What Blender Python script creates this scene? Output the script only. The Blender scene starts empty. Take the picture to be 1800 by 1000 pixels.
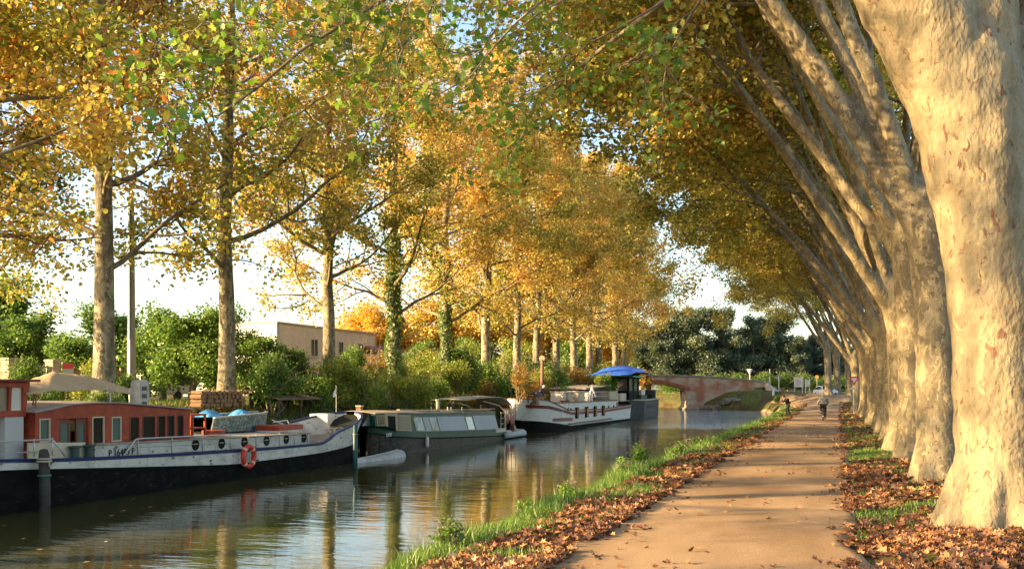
import bpy, bmesh, math, random
import numpy as np
from mathutils import Vector, Matrix
PI = math.pi; rad = math.radians
scene = bpy.context.scene
COL = scene.collection
F_PX = 1800.0; VPU = 1475.0; HORV = 684.0; EYE = 2.05
TH = math.atan((VPU-900)/F_PX); ST, CT = math.sin(TH), math.cos(TH)

def at(u, d, z=None, v=None):
    """ground plan position seen in photo column u at depth d; height z or photo row v"""
    lat = (u-900)*d/F_PX
    x = -ST*d + CT*lat; y = CT*d + ST*lat
    if z is None: z = 0 if v is None else EYE-(v-HORV)*d/F_PX
    return Vector((x, y, z))
def dep(u, X): return F_PX*abs(X)/(CT*abs(VPU-u))
def onX(u, X, v=0):
    d = dep(u, X); return at(u, d, v=v)
def yonX(u, X): return onX(u, X).y

# ------------------------------------------------------------------ camera, sun, sky
cam_d = bpy.data.cameras.new('camera'); cam = bpy.data.objects.new('camera', cam_d); COL.objects.link(cam)
cam.location = (0, 0, EYE); cam.rotation_euler = (rad(90), 0, TH)
cam_d.lens = 36; cam_d.sensor_width = 36; cam_d.shift_y = (HORV-500)/1800; cam_d.clip_end = 3000; cam_d.clip_start = .1
scene.camera = cam
SUN_AZ = TH - rad(78)       # direction of travel: from camera forward turned right
SUN_EL = rad(15.5)
fw = TH  # forward yaw (ccw from +Y)
ang = fw - rad(76)          # yaw of travel direction, ccw from +Y
tr = Vector((-math.sin(ang)*math.cos(SUN_EL), math.cos(ang)*math.cos(SUN_EL), -math.sin(SUN_EL)))
sd = bpy.data.lights.new('sun', 'SUN'); sun = bpy.data.objects.new('sun', sd); COL.objects.link(sun)
sd.energy = 5.0; sd.angle = rad(.6); sd.color = (1.0, .70, .35)
sun.rotation_euler = tr.to_track_quat('-Z', 'Y').to_euler()
world = bpy.data.worlds.new('World'); scene.world = world; world.use_nodes = True
wn = world.node_tree; wn.nodes.clear()
bg = wn.nodes.new('ShaderNodeBackground'); wo = wn.nodes.new('ShaderNodeOutputWorld'); sk = wn.nodes.new('ShaderNodeTexSky')
sk.sky_type = 'NISHITA'; sk.sun_disc = False; sk.sun_elevation = SUN_EL
sk.sun_rotation = math.atan2(-tr.x, -tr.y)
sk.air_density = 1.0; sk.dust_density = 1.6; sk.ozone_density = 1.0
bg.inputs[1].default_value = .13
wn.links.new(sk.outputs[0], bg.inputs[0]); wn.links.new(bg.outputs[0], wo.inputs[0])
vs = scene.view_settings; vs.view_transform = 'Standard'; vs.look = 'None'; vs.gamma = 1; vs.exposure = 1.8
scene.render.engine = 'CYCLES'
cy = scene.cycles
cy.max_bounces = 7; cy.diffuse_bounces = 3; cy.glossy_bounces = 3; cy.transmission_bounces = 3; cy.transparent_max_bounces = 6
cy.use_denoising = True; cy.caustics_reflective = False; cy.caustics_refractive = False; cy.sample_clamp_indirect = 6

# ------------------------------------------------------------------ noise
_rs = np.random.RandomState(7); _tab = _rs.rand(256, 256)
def vnoise(x, y, s=1.0):
    x = np.asarray(x, float)/s + 1000; y = np.asarray(y, float)/s + 1000
    xi = np.floor(x).astype(int); yi = np.floor(y).astype(int); fx = x-xi; fy = y-yi
    fx = fx*fx*(3-2*fx); fy = fy*fy*(3-2*fy)
    g = lambda a, b: _tab[a % 256, b % 256]
    return (g(xi, yi)*(1-fx)+g(xi+1, yi)*fx)*(1-fy)+(g(xi, yi+1)*(1-fx)+g(xi+1, yi+1)*fx)*fy

# ------------------------------------------------------------------ materials
def mat(name, col, rough=.7, col2=None, scale=3, bump=0, bscale=None, spec=.4, metal=0, stretch=None, lo=.4, hi=.6, detail=5, rand=False):
    m = bpy.data.materials.new(name); m.use_nodes = True; n = m.node_tree; N = n.nodes; L = n.links
    b = N['Principled BSDF']; b.inputs['Roughness'].default_value = rough; b.inputs['Metallic'].default_value = metal
    b.inputs['Specular IOR Level'].default_value = spec
    b.inputs['Base Color'].default_value = (*col, 1)
    if col2 is not None or bump:
        tc = N.new('ShaderNodeTexCoord'); mp = N.new('ShaderNodeMapping'); L.new(tc.outputs['Object'], mp.inputs[0])
        if stretch: mp.inputs['Scale'].default_value = stretch
        if rand:
            oi = N.new('ShaderNodeObjectInfo'); ml = N.new('ShaderNodeMath'); ml.operation = 'MULTIPLY'; ml.inputs[1].default_value = 80
            L.new(oi.outputs['Random'], ml.inputs[0]); L.new(ml.outputs[0], mp.inputs['Location'])
    if col2 is not None:
        t = N.new('ShaderNodeTexNoise'); t.inputs['Scale'].default_value = scale; t.inputs['Detail'].default_value = detail
        L.new(mp.outputs[0], t.inputs['Vector'])
        r = N.new('ShaderNodeValToRGB'); r.color_ramp.elements[0].position = lo; r.color_ramp.elements[1].position = hi
        r.color_ramp.elements[0].color = (*col, 1); r.color_ramp.elements[1].color = (*col2, 1)
        L.new(t.outputs[0], r.inputs[0]); L.new(r.outputs[0], b.inputs['Base Color'])
    if bump:
        t2 = N.new('ShaderNodeTexNoise'); t2.inputs['Scale'].default_value = bscale or scale*4; t2.inputs['Detail'].default_value = 4
        L.new(mp.outputs[0], t2.inputs['Vector'])
        bp = N.new('ShaderNodeBump'); bp.inputs['Strength'].default_value = bump; bp.inputs['Distance'].default_value = .03
        L.new(t2.outputs[0], bp.inputs['Height']); L.new(bp.outputs[0], b.inputs['Normal'])
    return m

def leaf_mat(name, stops, trans=.45, rough=.5, sheen=.05):
    """leaf colour from the per-leaf tone attribute"""
    m = bpy.data.materials.new(name); m.use_nodes = True; n = m.node_tree; N = n.nodes; L = n.links; N.clear()
    a = N.new('ShaderNodeAttribute'); a.attribute_name = 'tone'
    r = N.new('ShaderNodeValToRGB'); cr = r.color_ramp
    cr.elements[0].position = stops[0][0]; cr.elements[0].color = (*stops[0][1], 1)
    cr.elements[1].position = stops[-1][0]; cr.elements[1].color = (*stops[-1][1], 1)
    for p, c in stops[1:-1]:
        e = cr.elements.new(p); e.color = (*c, 1)
    L.new(a.outputs['Fac'], r.inputs[0])
    d = N.new('ShaderNodeBsdfDiffuse'); t = N.new('ShaderNodeBsdfTranslucent'); mx = N.new('ShaderNodeMixShader'); mx.inputs[0].default_value = trans
    L.new(r.outputs[0], d.inputs[0]); L.new(r.outputs[0], t.inputs[0]); L.new(d.outputs[0], mx.inputs[1]); L.new(t.outputs[0], mx.inputs[2])
    o = N.new('ShaderNodeOutputMaterial')
    if sheen:
        g = N.new('ShaderNodeBsdfGlossy'); g.inputs['Roughness'].default_value = rough; m2 = N.new('ShaderNodeMixShader'); m2.inputs[0].default_value = sheen
        L.new(mx.outputs[0], m2.inputs[1]); L.new(g.outputs[0], m2.inputs[2]); L.new(m2.outputs[0], o.inputs[0])
    else: L.new(mx.outputs[0], o.inputs[0])
    return m

def bark_mat(name, cream, olive, dark, scale=2.2, bump=.25, patch=.5):
    m = bpy.data.materials.new(name); m.use_nodes = True; n = m.node_tree; N = n.nodes; L = n.links
    b = N['Principled BSDF']; b.inputs['Roughness'].default_value = .75; b.inputs['Specular IOR Level'].default_value = .25
    tc = N.new('ShaderNodeTexCoord'); mp = N.new('ShaderNodeMapping'); mp.inputs['Scale'].default_value = (1, 1, .55)
    oi = N.new('ShaderNodeObjectInfo'); ml = N.new('ShaderNodeMath'); ml.operation = 'MULTIPLY'; ml.inputs[1].default_value = 60
    L.new(oi.outputs['Random'], ml.inputs[0]); L.new(ml.outputs[0], mp.inputs['Location']); L.new(tc.outputs['Object'], mp.inputs[0])
    def noise(s, det=4, dist=0):
        t = N.new('ShaderNodeTexNoise'); t.inputs['Scale'].default_value = s; t.inputs['Detail'].default_value = det; t.inputs['Distortion'].default_value = dist
        L.new(mp.outputs[0], t.inputs['Vector']); return t
    def ramp(src, p0, p1):
        r = N.new('ShaderNodeMapRange'); r.inputs['From Min'].default_value = p0; r.inputs['From Max'].default_value = p1; L.new(src, r.inputs[0]); return r.outputs[0]
    def mix(f, a, c):
        x = N.new('ShaderNodeMix'); x.data_type = 'RGBA'; L.new(f, x.inputs[0])
        for i, w in ((6, a), (7, c)):
            if isinstance(w, tuple): x.inputs[i].default_value = (*w, 1)
            else: L.new(w, x.inputs[i])
        return x.outputs[2]
    base = mix(ramp(noise(scale*.35, 3).outputs[0], .35, .65), olive, tuple(.45*a+.55*c for a, c in zip(olive, cream)))
    base = mix(ramp(noise(scale*.9, 4, .4).outputs[0], patch-.04, patch-.025), base, tuple(.8*a for a in olive))
    c1 = mix(ramp(noise(scale*1.3, 3, .8).outputs[0], patch+.02, patch+.03), base, cream)
    c2 = mix(ramp(noise(scale*2.1, 4, .9).outputs[0], patch+.07, patch+.08), c1, (min(.9, cream[0]*1.25), min(.9, cream[1]*1.2), cream[2]*1.05))
    c3 = mix(ramp(noise(scale*3.4, 4, .9).outputs[0], .635, .645), c2, dark)
    c3 = mix(ramp(noise(scale*9, 3, .4).outputs[0], .66, .68), c3, (dark[0]*1.5, dark[1]*1.1, dark[2]))
    c4 = mix(ramp(noise(scale*16, 4).outputs[0], .55, .8), c3, tuple(.75*q for q in olive))
    mp2 = N.new('ShaderNodeMapping'); mp2.inputs['Scale'].default_value = (2.2, 2.2, .22); L.new(tc.outputs['Object'], mp2.inputs[0])
    st = N.new('ShaderNodeTexNoise'); st.inputs['Scale'].default_value = 1.6; st.inputs['Detail'].default_value = 5; L.new(mp2.outputs[0], st.inputs['Vector'])
    c4 = mix(ramp(st.outputs[0], .48, .82), c4, tuple(.5*q for q in olive))
    L.new(c4, b.inputs['Base Color'])
    bp = N.new('ShaderNodeBump'); bp.inputs['Strength'].default_value = bump; bp.inputs['Distance'].default_value = .06
    ad = N.new('ShaderNodeMath'); ad.operation = 'ADD'
    L.new(noise(scale*1.5, 6).outputs[0], ad.inputs[0]); L.new(noise(scale*6, 4).outputs[0], ad.inputs[1])
    L.new(ad.outputs[0], bp.inputs['Height']); L.new(bp.outputs[0], b.inputs['Normal'])
    return m

# ------------------------------------------------------------------ objects
def tag(o, label=None, cat=None, group=None, kind=None):
    if label: o['label'] = label
    if cat: o['category'] = cat
    if group: o['group'] = group
    if kind: o['kind'] = kind
    return o
def thing(name, label, cat, loc=(0, 0, 0), group=None, rotz=0):
    o = bpy.data.objects.new(name, None); COL.objects.link(o); o.location = loc; o.rotation_euler = (0, 0, rotz)
    o.empty_display_size = .1
    return tag(o, label, cat, group)
def copy_tree(o, parent=None):
    c = o.copy(); COL.objects.link(c); c.parent = parent
    for ch in list(KIDS.get(o.name, [])):
        k = copy_tree(ch, c); KIDS.setdefault(c.name, []).append(k)
    return c
KIDS = {}
def root_loc(p):
    v = Vector((0, 0, 0))
    while p is not None: v = v + p.location; p = p.parent
    return v

class MB:
    def __init__(s): s.v = []; s.f = []; s.n = 0
    def add(s, vs, fs):
        b = len(s.v); s.v.extend([tuple(p) for p in vs]); s.f.extend([tuple(i+b for i in f) for f in fs]); return s
    def box(s, x0, x1, y0, y1, z0, z1):
        v = [(x, y, z) for x in (x0, x1) for y in (y0, y1) for z in (z0, z1)]
        return s.add(v, [(0, 1, 3, 2), (4, 6, 7, 5), (0, 4, 5, 1), (2, 3, 7, 6), (0, 2, 6, 4), (1, 5, 7, 3)])
    def hexa(s, lo, hi):
        """lo, hi: 4 corners each, same winding"""
        v = list(lo)+list(hi)
        return s.add(v, [(3, 2, 1, 0), (4, 5, 6, 7)]+[(i, (i+1) % 4, 4+(i+1) % 4, 4+i) for i in range(4)])
    def tube(s, pts, r, n=6, cap=True, flat=False):
        pts = [Vector(p) for p in pts]
        rs = r if isinstance(r, (list, tuple, np.ndarray)) else [r]*len(pts)
        ref = None; rings = []
        for i, p in enumerate(pts):
            t = (pts[min(i+1, len(pts)-1)]-pts[max(i-1, 0)]).normalized()
            if ref is None:
                ref = Vector((1, 0, 0)) if abs(t.x) < .8 else Vector((0, 1, 0))
            a = (ref - t*ref.dot(t))
            a = a.normalized() if a.length > 1e-5 else t.orthogonal().normalized()
            ref = a; b = t.cross(a)
            rings.append([p+(a*math.cos(2*PI*k/n)+b*math.sin(2*PI*k/n))*rs[i] for k in range(n)])
        v = [q for R in rings for q in R]; m = len(pts)
        f = [(i*n+k, i*n+(k+1) % n, (i+1)*n+(k+1) % n, (i+1)*n+k) for i in range(m-1) for k in range(n)]
        if cap: f += [tuple(range(n-1, -1, -1)), tuple(range((m-1)*n, m*n))]
        return s.add(v, f)
    def lathe(s, c, prof, n=16):
        """prof: (r, z) from c upwards"""
        v = [(c[0]+r*math.cos(2*PI*k/n), c[1]+r*math.sin(2*PI*k/n), c[2]+z) for r, z in prof for k in range(n)]
        m = len(prof)
        f = [(i*n+k, i*n+(k+1) % n, (i+1)*n+(k+1) % n, (i+1)*n+k) for i in range(m-1) for k in range(n)]
        f += [tuple(range(n-1, -1, -1)), tuple(range((m-1)*n, m*n))]
        return s.add(v, f)
    def torus(s, c, R, r, axis='x', n=24, m=8):
        v = []
        for i in range(n):
            a = 2*PI*i/n
            for j in range(m):
                b = 2*PI*j/m; q = R+r*math.cos(b); p = (q*math.cos(a), q*math.sin(a), r*math.sin(b))
                if axis == 'x': p = (p[2], p[0], p[1])
                elif axis == 'y': p = (p[0], p[2], p[1])
                v.append((c[0]+p[0], c[1]+p[1], c[2]+p[2]))
        return s.add(v, [(i*m+j, i*m+(j+1) % m, ((i+1) % n)*m+(j+1) % m, ((i+1) % n)*m+j) for i in range(n) for j in range(m)])
    def quadwall(s, p0, p1, z0, z1, t=.05):
        """vertical slab from p0 to p1 (xy) with thickness t"""
        a = Vector(p0[:2]); b = Vector(p1[:2]); d = (b-a).normalized(); nn = Vector((-d.y, d.x))*t/2
        lo = [(a+nn), (b+nn), (b-nn), (a-nn)]
        return s.hexa([(q.x, q.y, z0) for q in lo], [(q.x, q.y, z1) for q in lo])
    def panel(s, q, t=.03):
        """slab on four 3-D corners, extruded both sides of their plane"""
        q = [Vector(p) for p in q]; nn = (q[1]-q[0]).cross(q[3]-q[0]).normalized()*t/2
        return s.hexa([p-nn for p in q], [p+nn for p in q])
    def build(s, name, m, parent=None, smooth=False, bevel=0, world=True):
        off = root_loc(parent) if (parent is not None and world) else Vector((0, 0, 0))
        me = bpy.data.meshes.new(name)
        me.from_pydata([(p[0]-off.x, p[1]-off.y, p[2]-off.z) for p in s.v], [], s.f); me.materials.append(m)
        bm = bmesh.new(); bm.from_mesh(me); bmesh.ops.recalc_face_normals(bm, faces=bm.faces); bm.to_mesh(me); bm.free()
        if smooth: me.polygons.foreach_set('use_smooth', [True]*len(me.polygons))
        o = bpy.data.objects.new(name, me); COL.objects.link(o)
        if parent is not None: o.parent = parent; KIDS.setdefault(parent.name, []).append(o)
        if bevel:
            b = o.modifiers.new('bevel', 'BEVEL'); b.width = bevel; b.segments = 2; b.limit_method = 'ANGLE'
        return o
def np_mesh(name, V, loops, starts, totals, m, parent=None, tone=None, smooth=False):
    me = bpy.data.meshes.new(name)
    me.vertices.add(len(V)); me.vertices.foreach_set('co', np.asarray(V, np.float32).ravel())
    me.loops.add(len(loops)); me.loops.foreach_set('vertex_index', np.asarray(loops, np.int32))
    me.polygons.add(len(starts)); me.polygons.foreach_set('loop_start', np.asarray(starts, np.int32)); me.polygons.foreach_set('loop_total', np.asarray(totals, np.int32))
    if smooth: me.polygons.foreach_set('use_smooth', np.ones(len(starts), bool))
    if tone is not None:
        at_ = me.attributes.new('tone', 'FLOAT', 'FACE'); at_.data.foreach_set('value', np.asarray(tone, np.float32))
    me.update(calc_edges=True); me.materials.append(m)
    o = bpy.data.objects.new(name, me); COL.objects.link(o)
    if parent is not None: o.parent = parent; KIDS.setdefault(parent.name, []).append(o)
    return o
def link_mesh(name, me, parent):
    o = bpy.data.objects.new(name, me); COL.objects.link(o); o.parent = parent; KIDS.setdefault(parent.name, []).append(o); return o

# leaf shapes: outline points (x across, y along), unit length 1
def _mirror(h): return h+[(-x, y, z) for x, y, z in reversed(h) if abs(x) > 1e-6]
SIMPLE = ([(0, 0, 0), (.42, .25, .10), (.34, .75, .10), (0, 1, 0), (-.34, .75, .10), (-.42, .25, .10)], [(0, 1, 2, 3), (0, 3, 4, 5)])
_lob = [(0, 0, 0), (.20, -.10, .03), (.22, .10, .02), (.52, .16, .10), (.34, .38, .04), (.44, .66, .10), (.17, .62, .03), (0, 1, 0)]
LOBED = (_lob+[(-x, y, z) for x, y, z in reversed(_lob[1:-1])], [(0, 1, 2), (0, 2, 3, 4), (0, 4, 5, 6), (0, 6, 7), (0, 7, 8), (0, 8, 9, 10), (0, 10, 11, 12), (0, 12, 13)])
BLADE = ([(-.5, 0, 0), (.5, 0, 0), (.3, .6, .08), (0, 1, .3), (-.3, .6, .08)], [(0, 1, 2, 4), (4, 2, 3)])
def leaves(name, C, size, nrm, tone, m, parent=None, shape=SIMPLE, rs=None, width=1.0, up=None, curl=1.0):
    """C (n,3) base points, nrm (n,3) face normals; up (n,3) growth directions or None for random"""
    n = len(C); rs = rs or np.random.RandomState(1)
    nrm = nrm/np.linalg.norm(nrm, axis=1, keepdims=True)
    if up is None: up = rs.normal(size=(n, 3))
    up = up-nrm*(up*nrm).sum(1, keepdims=True); up /= np.linalg.norm(up, axis=1, keepdims=True)+1e-9
    sd_ = np.cross(up, nrm)
    T = np.array(shape[0]); k = len(T); size = np.broadcast_to(size, (n,)); width = np.broadcast_to(width, (n,)); curl = np.broadcast_to(curl, (n,))
    V = C[:, None, :]+size[:, None, None]*(sd_[:, None, :]*T[None, :, 0:1]*width[:, None, None]+up[:, None, :]*T[None, :, 1:2]+nrm[:, None, :]*T[None, :, 2:3]*curl[:, None, None])
    V = V.reshape(-1, 3)
    fl = np.concatenate([np.array(f) for f in shape[1]]); ft = np.array([len(f) for f in shape[1]])
    loops = (np.arange(n)[:, None]*k+fl[None, :]).ravel(); tot = np.tile(ft, n); st = np.concatenate([[0], np.cumsum(tot)[:-1]])
    return np_mesh(name, V, loops, st, tot, m, parent, np.repeat(tone, len(ft)))
# ------------------------------------------------------------------ setting
WZ = -.7
def eR(Y): return np.interp(Y, [-60, 108, 122, 133, 141, 146, 154, 165, 176, 230], [-5.75, -5.75, -7.2, -9.9, -15.5, -19.4, -23.6, -52, -110, -380])
def eL(Y): return np.interp(Y, [-60, 105, 135, 145, 150, 158, 165, 230], [-22.4, -22.4, -25.5, -28.5, -38, -85, -140, -560])
def sstep(a, b, x): t = np.clip((x-a)/(b-a), 0, 1); return t*t*(3-2*t)
def ground_z(X, Y):
    X = np.asarray(X, float); Y = np.asarray(Y, float); r = X-eR(Y); l = eL(Y)-X
    far = sstep(104, 125, Y)
    rise = sstep(90, 134, Y)*np.interp(X, [-25, -10, 3, 40], [1.4, 1.9, 1.15, .8])
    zn = np.interp(r, [-1.6, -.5, 0, .3, .6, 1.0, 2.3], [-2.2, -1.1, -.74, -.42, -.14, -.02, 0])
    zf = np.interp(r, [-1.6, -.5, 0, .4, 1.0, 2.0, 5.5], [-2.2, -1.1, -.74, -.3, .1, .5, 0])
    zr = zn+rise*np.clip(r/4.5, 0, 1)*(r > 0)
    verge = sstep(.25, 1.6, X)*.12+sstep(3, 9, X)*.35
    zr = zr+np.where(r > 0, verge, 0)
    zl = np.interp(l, [-1.6, -.5, 0, .4, 1.5, 2.6], [-2.2, -1.1, -.74, -.25, 1.0, 1.4])
    z = np.where(X > (eR(Y)+eL(Y))/2, zr, zl)
    onpath = (X > -3.6)*(X < .3)*(Y < 100)
    nz = (vnoise(X, Y, 1.3)-.5)*.10+(vnoise(X+50, Y, .5)-.5)*.05
    return z+nz*np.where((r > .2) | (l > .2), 1, 0)*(1-np.clip(onpath, 0, 1))-.02
def build_ground():
    Ys = np.concatenate([np.arange(-30, 60, .5), np.arange(60, 170, 1.0), np.arange(170, 260, 4), np.linspace(262, 1500, 12)])
    ro = np.array([0, .15, .3, .45, .6, .8, 1.0, 1.3, 1.6, 2.0, 2.3, 3.2, 4.2, 5.2, 5.9, 6.1, 6.4, 6.8, 7.2, 7.7, 8.3, 9, 10, 11.5, 13, 16, 20, 28, 40, 60, 100, 200, 500, 1200])
    lo = np.array([0, .2, .4, .8, 1.1, 1.5, 2.0, 2.6, 3.5, 5, 7, 9, 12, 16, 22, 30, 45, 70, 120, 250, 600, 1200])
    rows = []
    for Y in Ys:
        R = float(eR(Y)); L = float(eL(Y)); ch = np.array([L+.5, L+1.6, R-1.6, R-.5])
        rows.append(np.concatenate([(L-lo)[::-1], ch, R+ro]))
    X = np.array(rows); YY = np.repeat(Ys[:, None], X.shape[1], 1); Z = ground_z(X, YY)
    V = np.stack([X, YY, Z], -1).reshape(-1, 3); a, b = X.shape
    i = np.arange(a-1)[:, None]*b+np.arange(b-1)[None]; i = i.ravel()
    loops = np.stack([i, i+1, i+b+1, i+b], 1).ravel(); n = len(i)
    o = np_mesh('ground', V, loops, np.arange(n)*4, np.full(n, 4), ground_mat(), smooth=True); tag(o, kind='structure')
def ground_mat():
    m = bpy.data.materials.new('earth'); m.use_nodes = True; N = m.node_tree.nodes; L = m.node_tree.links; b = N['Principled BSDF']
    b.inputs['Roughness'].default_value = .95; b.inputs['Specular IOR Level'].default_value = .1
    tc = N.new('ShaderNodeTexCoord')
    def nz(s, d=5):
        t = N.new('ShaderNodeTexNoise'); t.inputs['Scale'].default_value = s; t.inputs['Detail'].default_value = d; L.new(tc.outputs['Object'], t.inputs['Vector']); return t.outputs[0]
    r = N.new('ShaderNodeValToRGB'); cr = r.color_ramp; cr.elements[0].position = .38; cr.elements[0].color = (.10, .065, .035, 1)
    cr.elements[1].position = .62; cr.elements[1].color = (.10, .13, .03, 1); e = cr.elements.new(.5); e.color = (.15, .13, .045, 1)
    L.new(nz(.9), r.inputs[0])
    r2 = N.new('ShaderNodeMix'); r2.data_type = 'RGBA'; r2.blend_type = 'MULTIPLY'; r2.inputs[0].default_value = .6
    L.new(r.outputs[0], r2.inputs[6]); L.new(nz(14), r2.inputs[7]); L.new(r2.outputs[2], b.inputs['Base Color'])
    bp = N.new('ShaderNodeBump'); bp.inputs['Strength'].default_value = .6; bp.inputs['Distance'].default_value = .05; L.new(nz(9), bp.inputs['Height']); L.new(bp.outputs[0], b.inputs['Normal'])
    return m
build_ground()

# towpath: sandy bonded gravel, ragged edges
def build_path():
    Ys = np.concatenate([np.arange(-30, 60, .25), np.arange(60, 131, .5)])
    le = np.interp(Ys, [-30, 70, 92, 104, 112, 120, 131], [-3.45, -3.45, -3.3, -3.5, -5.0, -8.0, -12.5])
    re = np.interp(Ys, [-30, 70, 95, 110, 131], [.22, .22, .1, .5, 2.5])
    le = le+(vnoise(Ys, 3, 2.3)-.5)*.4+(vnoise(Ys, 9, .7)-.5)*.14; re = re+(vnoise(Ys, 17, 2.1)-.5)*.3+(vnoise(Ys, 23, .7)-.5)*.1
    t = np.array([0, .02, .06, .15, .3, .45, .6, .75, .88, .95, .985, 1.0])
    X = le[:, None]+(re-le)[:, None]*t[None]; YY = np.repeat(Ys[:, None], len(t), 1)
    Z = ground_z(X, YY)+.045+(vnoise(X, YY, 2.5)-.5)*.02; Z[:, 0] -= .05; Z[:, -1] -= .05
    Z = np.where(YY > 98, Z+.03, Z)
    V = np.stack([X, YY, Z], -1).reshape(-1, 3); a, b = X.shape
    i = (np.arange(a-1)[:, None]*b+np.arange(b-1)[None]).ravel(); n = len(i)
    m = bpy.data.materials.new('sandy path'); m.use_nodes = True; N = m.node_tree.nodes; L = m.node_tree.links; bs = N['Principled BSDF']
    bs.inputs['Roughness'].default_value = .9; bs.inputs['Specular IOR Level'].default_value = .15
    tc = N.new('ShaderNodeTexCoord')
    def nz(s, d=4, st=None):
        mp = N.new('ShaderNodeMapping'); L.new(tc.outputs['Object'], mp.inputs[0])
        if st: mp.inputs['Scale'].default_value = st
        q = N.new('ShaderNodeTexNoise'); q.inputs['Scale'].default_value = s; q.inputs['Detail'].default_value = d; L.new(mp.outputs[0], q.inputs['Vector']); return q.outputs[0]
    r = N.new('ShaderNodeValToRGB'); cr = r.color_ramp; cr.elements[0].position = .36; cr.elements[0].color = (.28, .172, .084, 1); cr.elements[1].position = .62; cr.elements[1].color = (.49, .315, .162, 1)
    L.new(nz(.6, 6, (1, .35, 1)), r.inputs[0])
    g = N.new('ShaderNodeMapRange'); g.inputs['From Min'].default_value = .35; g.inputs['From Max'].default_value = .65; g.inputs['To Min'].default_value = .62; g.inputs['To Max'].default_value = 1.15; L.new(nz(70, 3), g.inputs[0])
    mx = N.new('ShaderNodeMix'); mx.data_type = 'RGBA'; mx.blend_type = 'MULTIPLY'; mx.inputs[0].default_value = 1; L.new(r.outputs[0], mx.inputs[6]); L.new(g.outputs[0], mx.inputs[7])
    L.new(mx.outputs[2], bs.inputs['Base Color'])
    bp = N.new('ShaderNodeBump'); bp.inputs['Strength'].default_value = .45; bp.inputs['Distance'].default_value = .012; L.new(nz(55, 4), bp.inputs['Height']); L.new(bp.outputs[0], bs.inputs['Normal'])
    o = np_mesh('path', V, np.stack([i, i+1, i+b+1, i+b], 1).ravel(), np.arange(n)*4, np.full(n, 4), m, smooth=True); tag(o, kind='structure')
build_path()

# road over the bridge
ROAD_A = at(1208, 147); 
def build_road():
    m = mat('grey asphalt', (.16, .155, .15), .85, (.22, .21, .20), 2, .3, 40)
    d = Vector((CT, ST)); nn = Vector((-ST, CT)); c0 = at(1356, 145.5)
    V = []; S = np.concatenate([np.arange(-3, 80, 1.5)])
    rows = len(S)
    for s in S:
        for w in (-2.6, -1.3, 0, 1.3, 2.6):
            # the road swings toward the viewer right of the bridge
            p = Vector((c0.x, c0.y))+d*s+nn*(w-7*float(sstep(0, 22, s)))
            V.append((p.x, p.y, float(ground_z(p.x, p.y))+.10+.25*float(1-sstep(0, 14, s))))
    i = (np.arange(rows-1)[:, None]*5+np.arange(4)[None]).ravel(); n = len(i)
    o = np_mesh('road', V, np.stack([i, i+5, i+6, i+1], 1).ravel(), np.arange(n)*4, np.full(n, 4), m, smooth=True); tag(o, kind='structure')
    wl = mat('white road paint', (.7, .7, .68), .7); V2 = []
    for s in S:
        for w in (2.25, 2.4):
            p = Vector((c0.x, c0.y))+d*s+nn*(-w-7*float(sstep(0, 22, s)))
            V2.append((p.x, p.y, float(ground_z(p.x, p.y))+.15+.25*float(1-sstep(0, 14, s))))
    i = (np.arange(rows-1)*2); n = len(i)
    o = np_mesh('road_markings', V2, np.stack([i, i+1, i+3, i+2], 1).ravel(), np.arange(n)*4, np.full(n, 4), wl); tag(o, kind='structure')
build_road()

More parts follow.
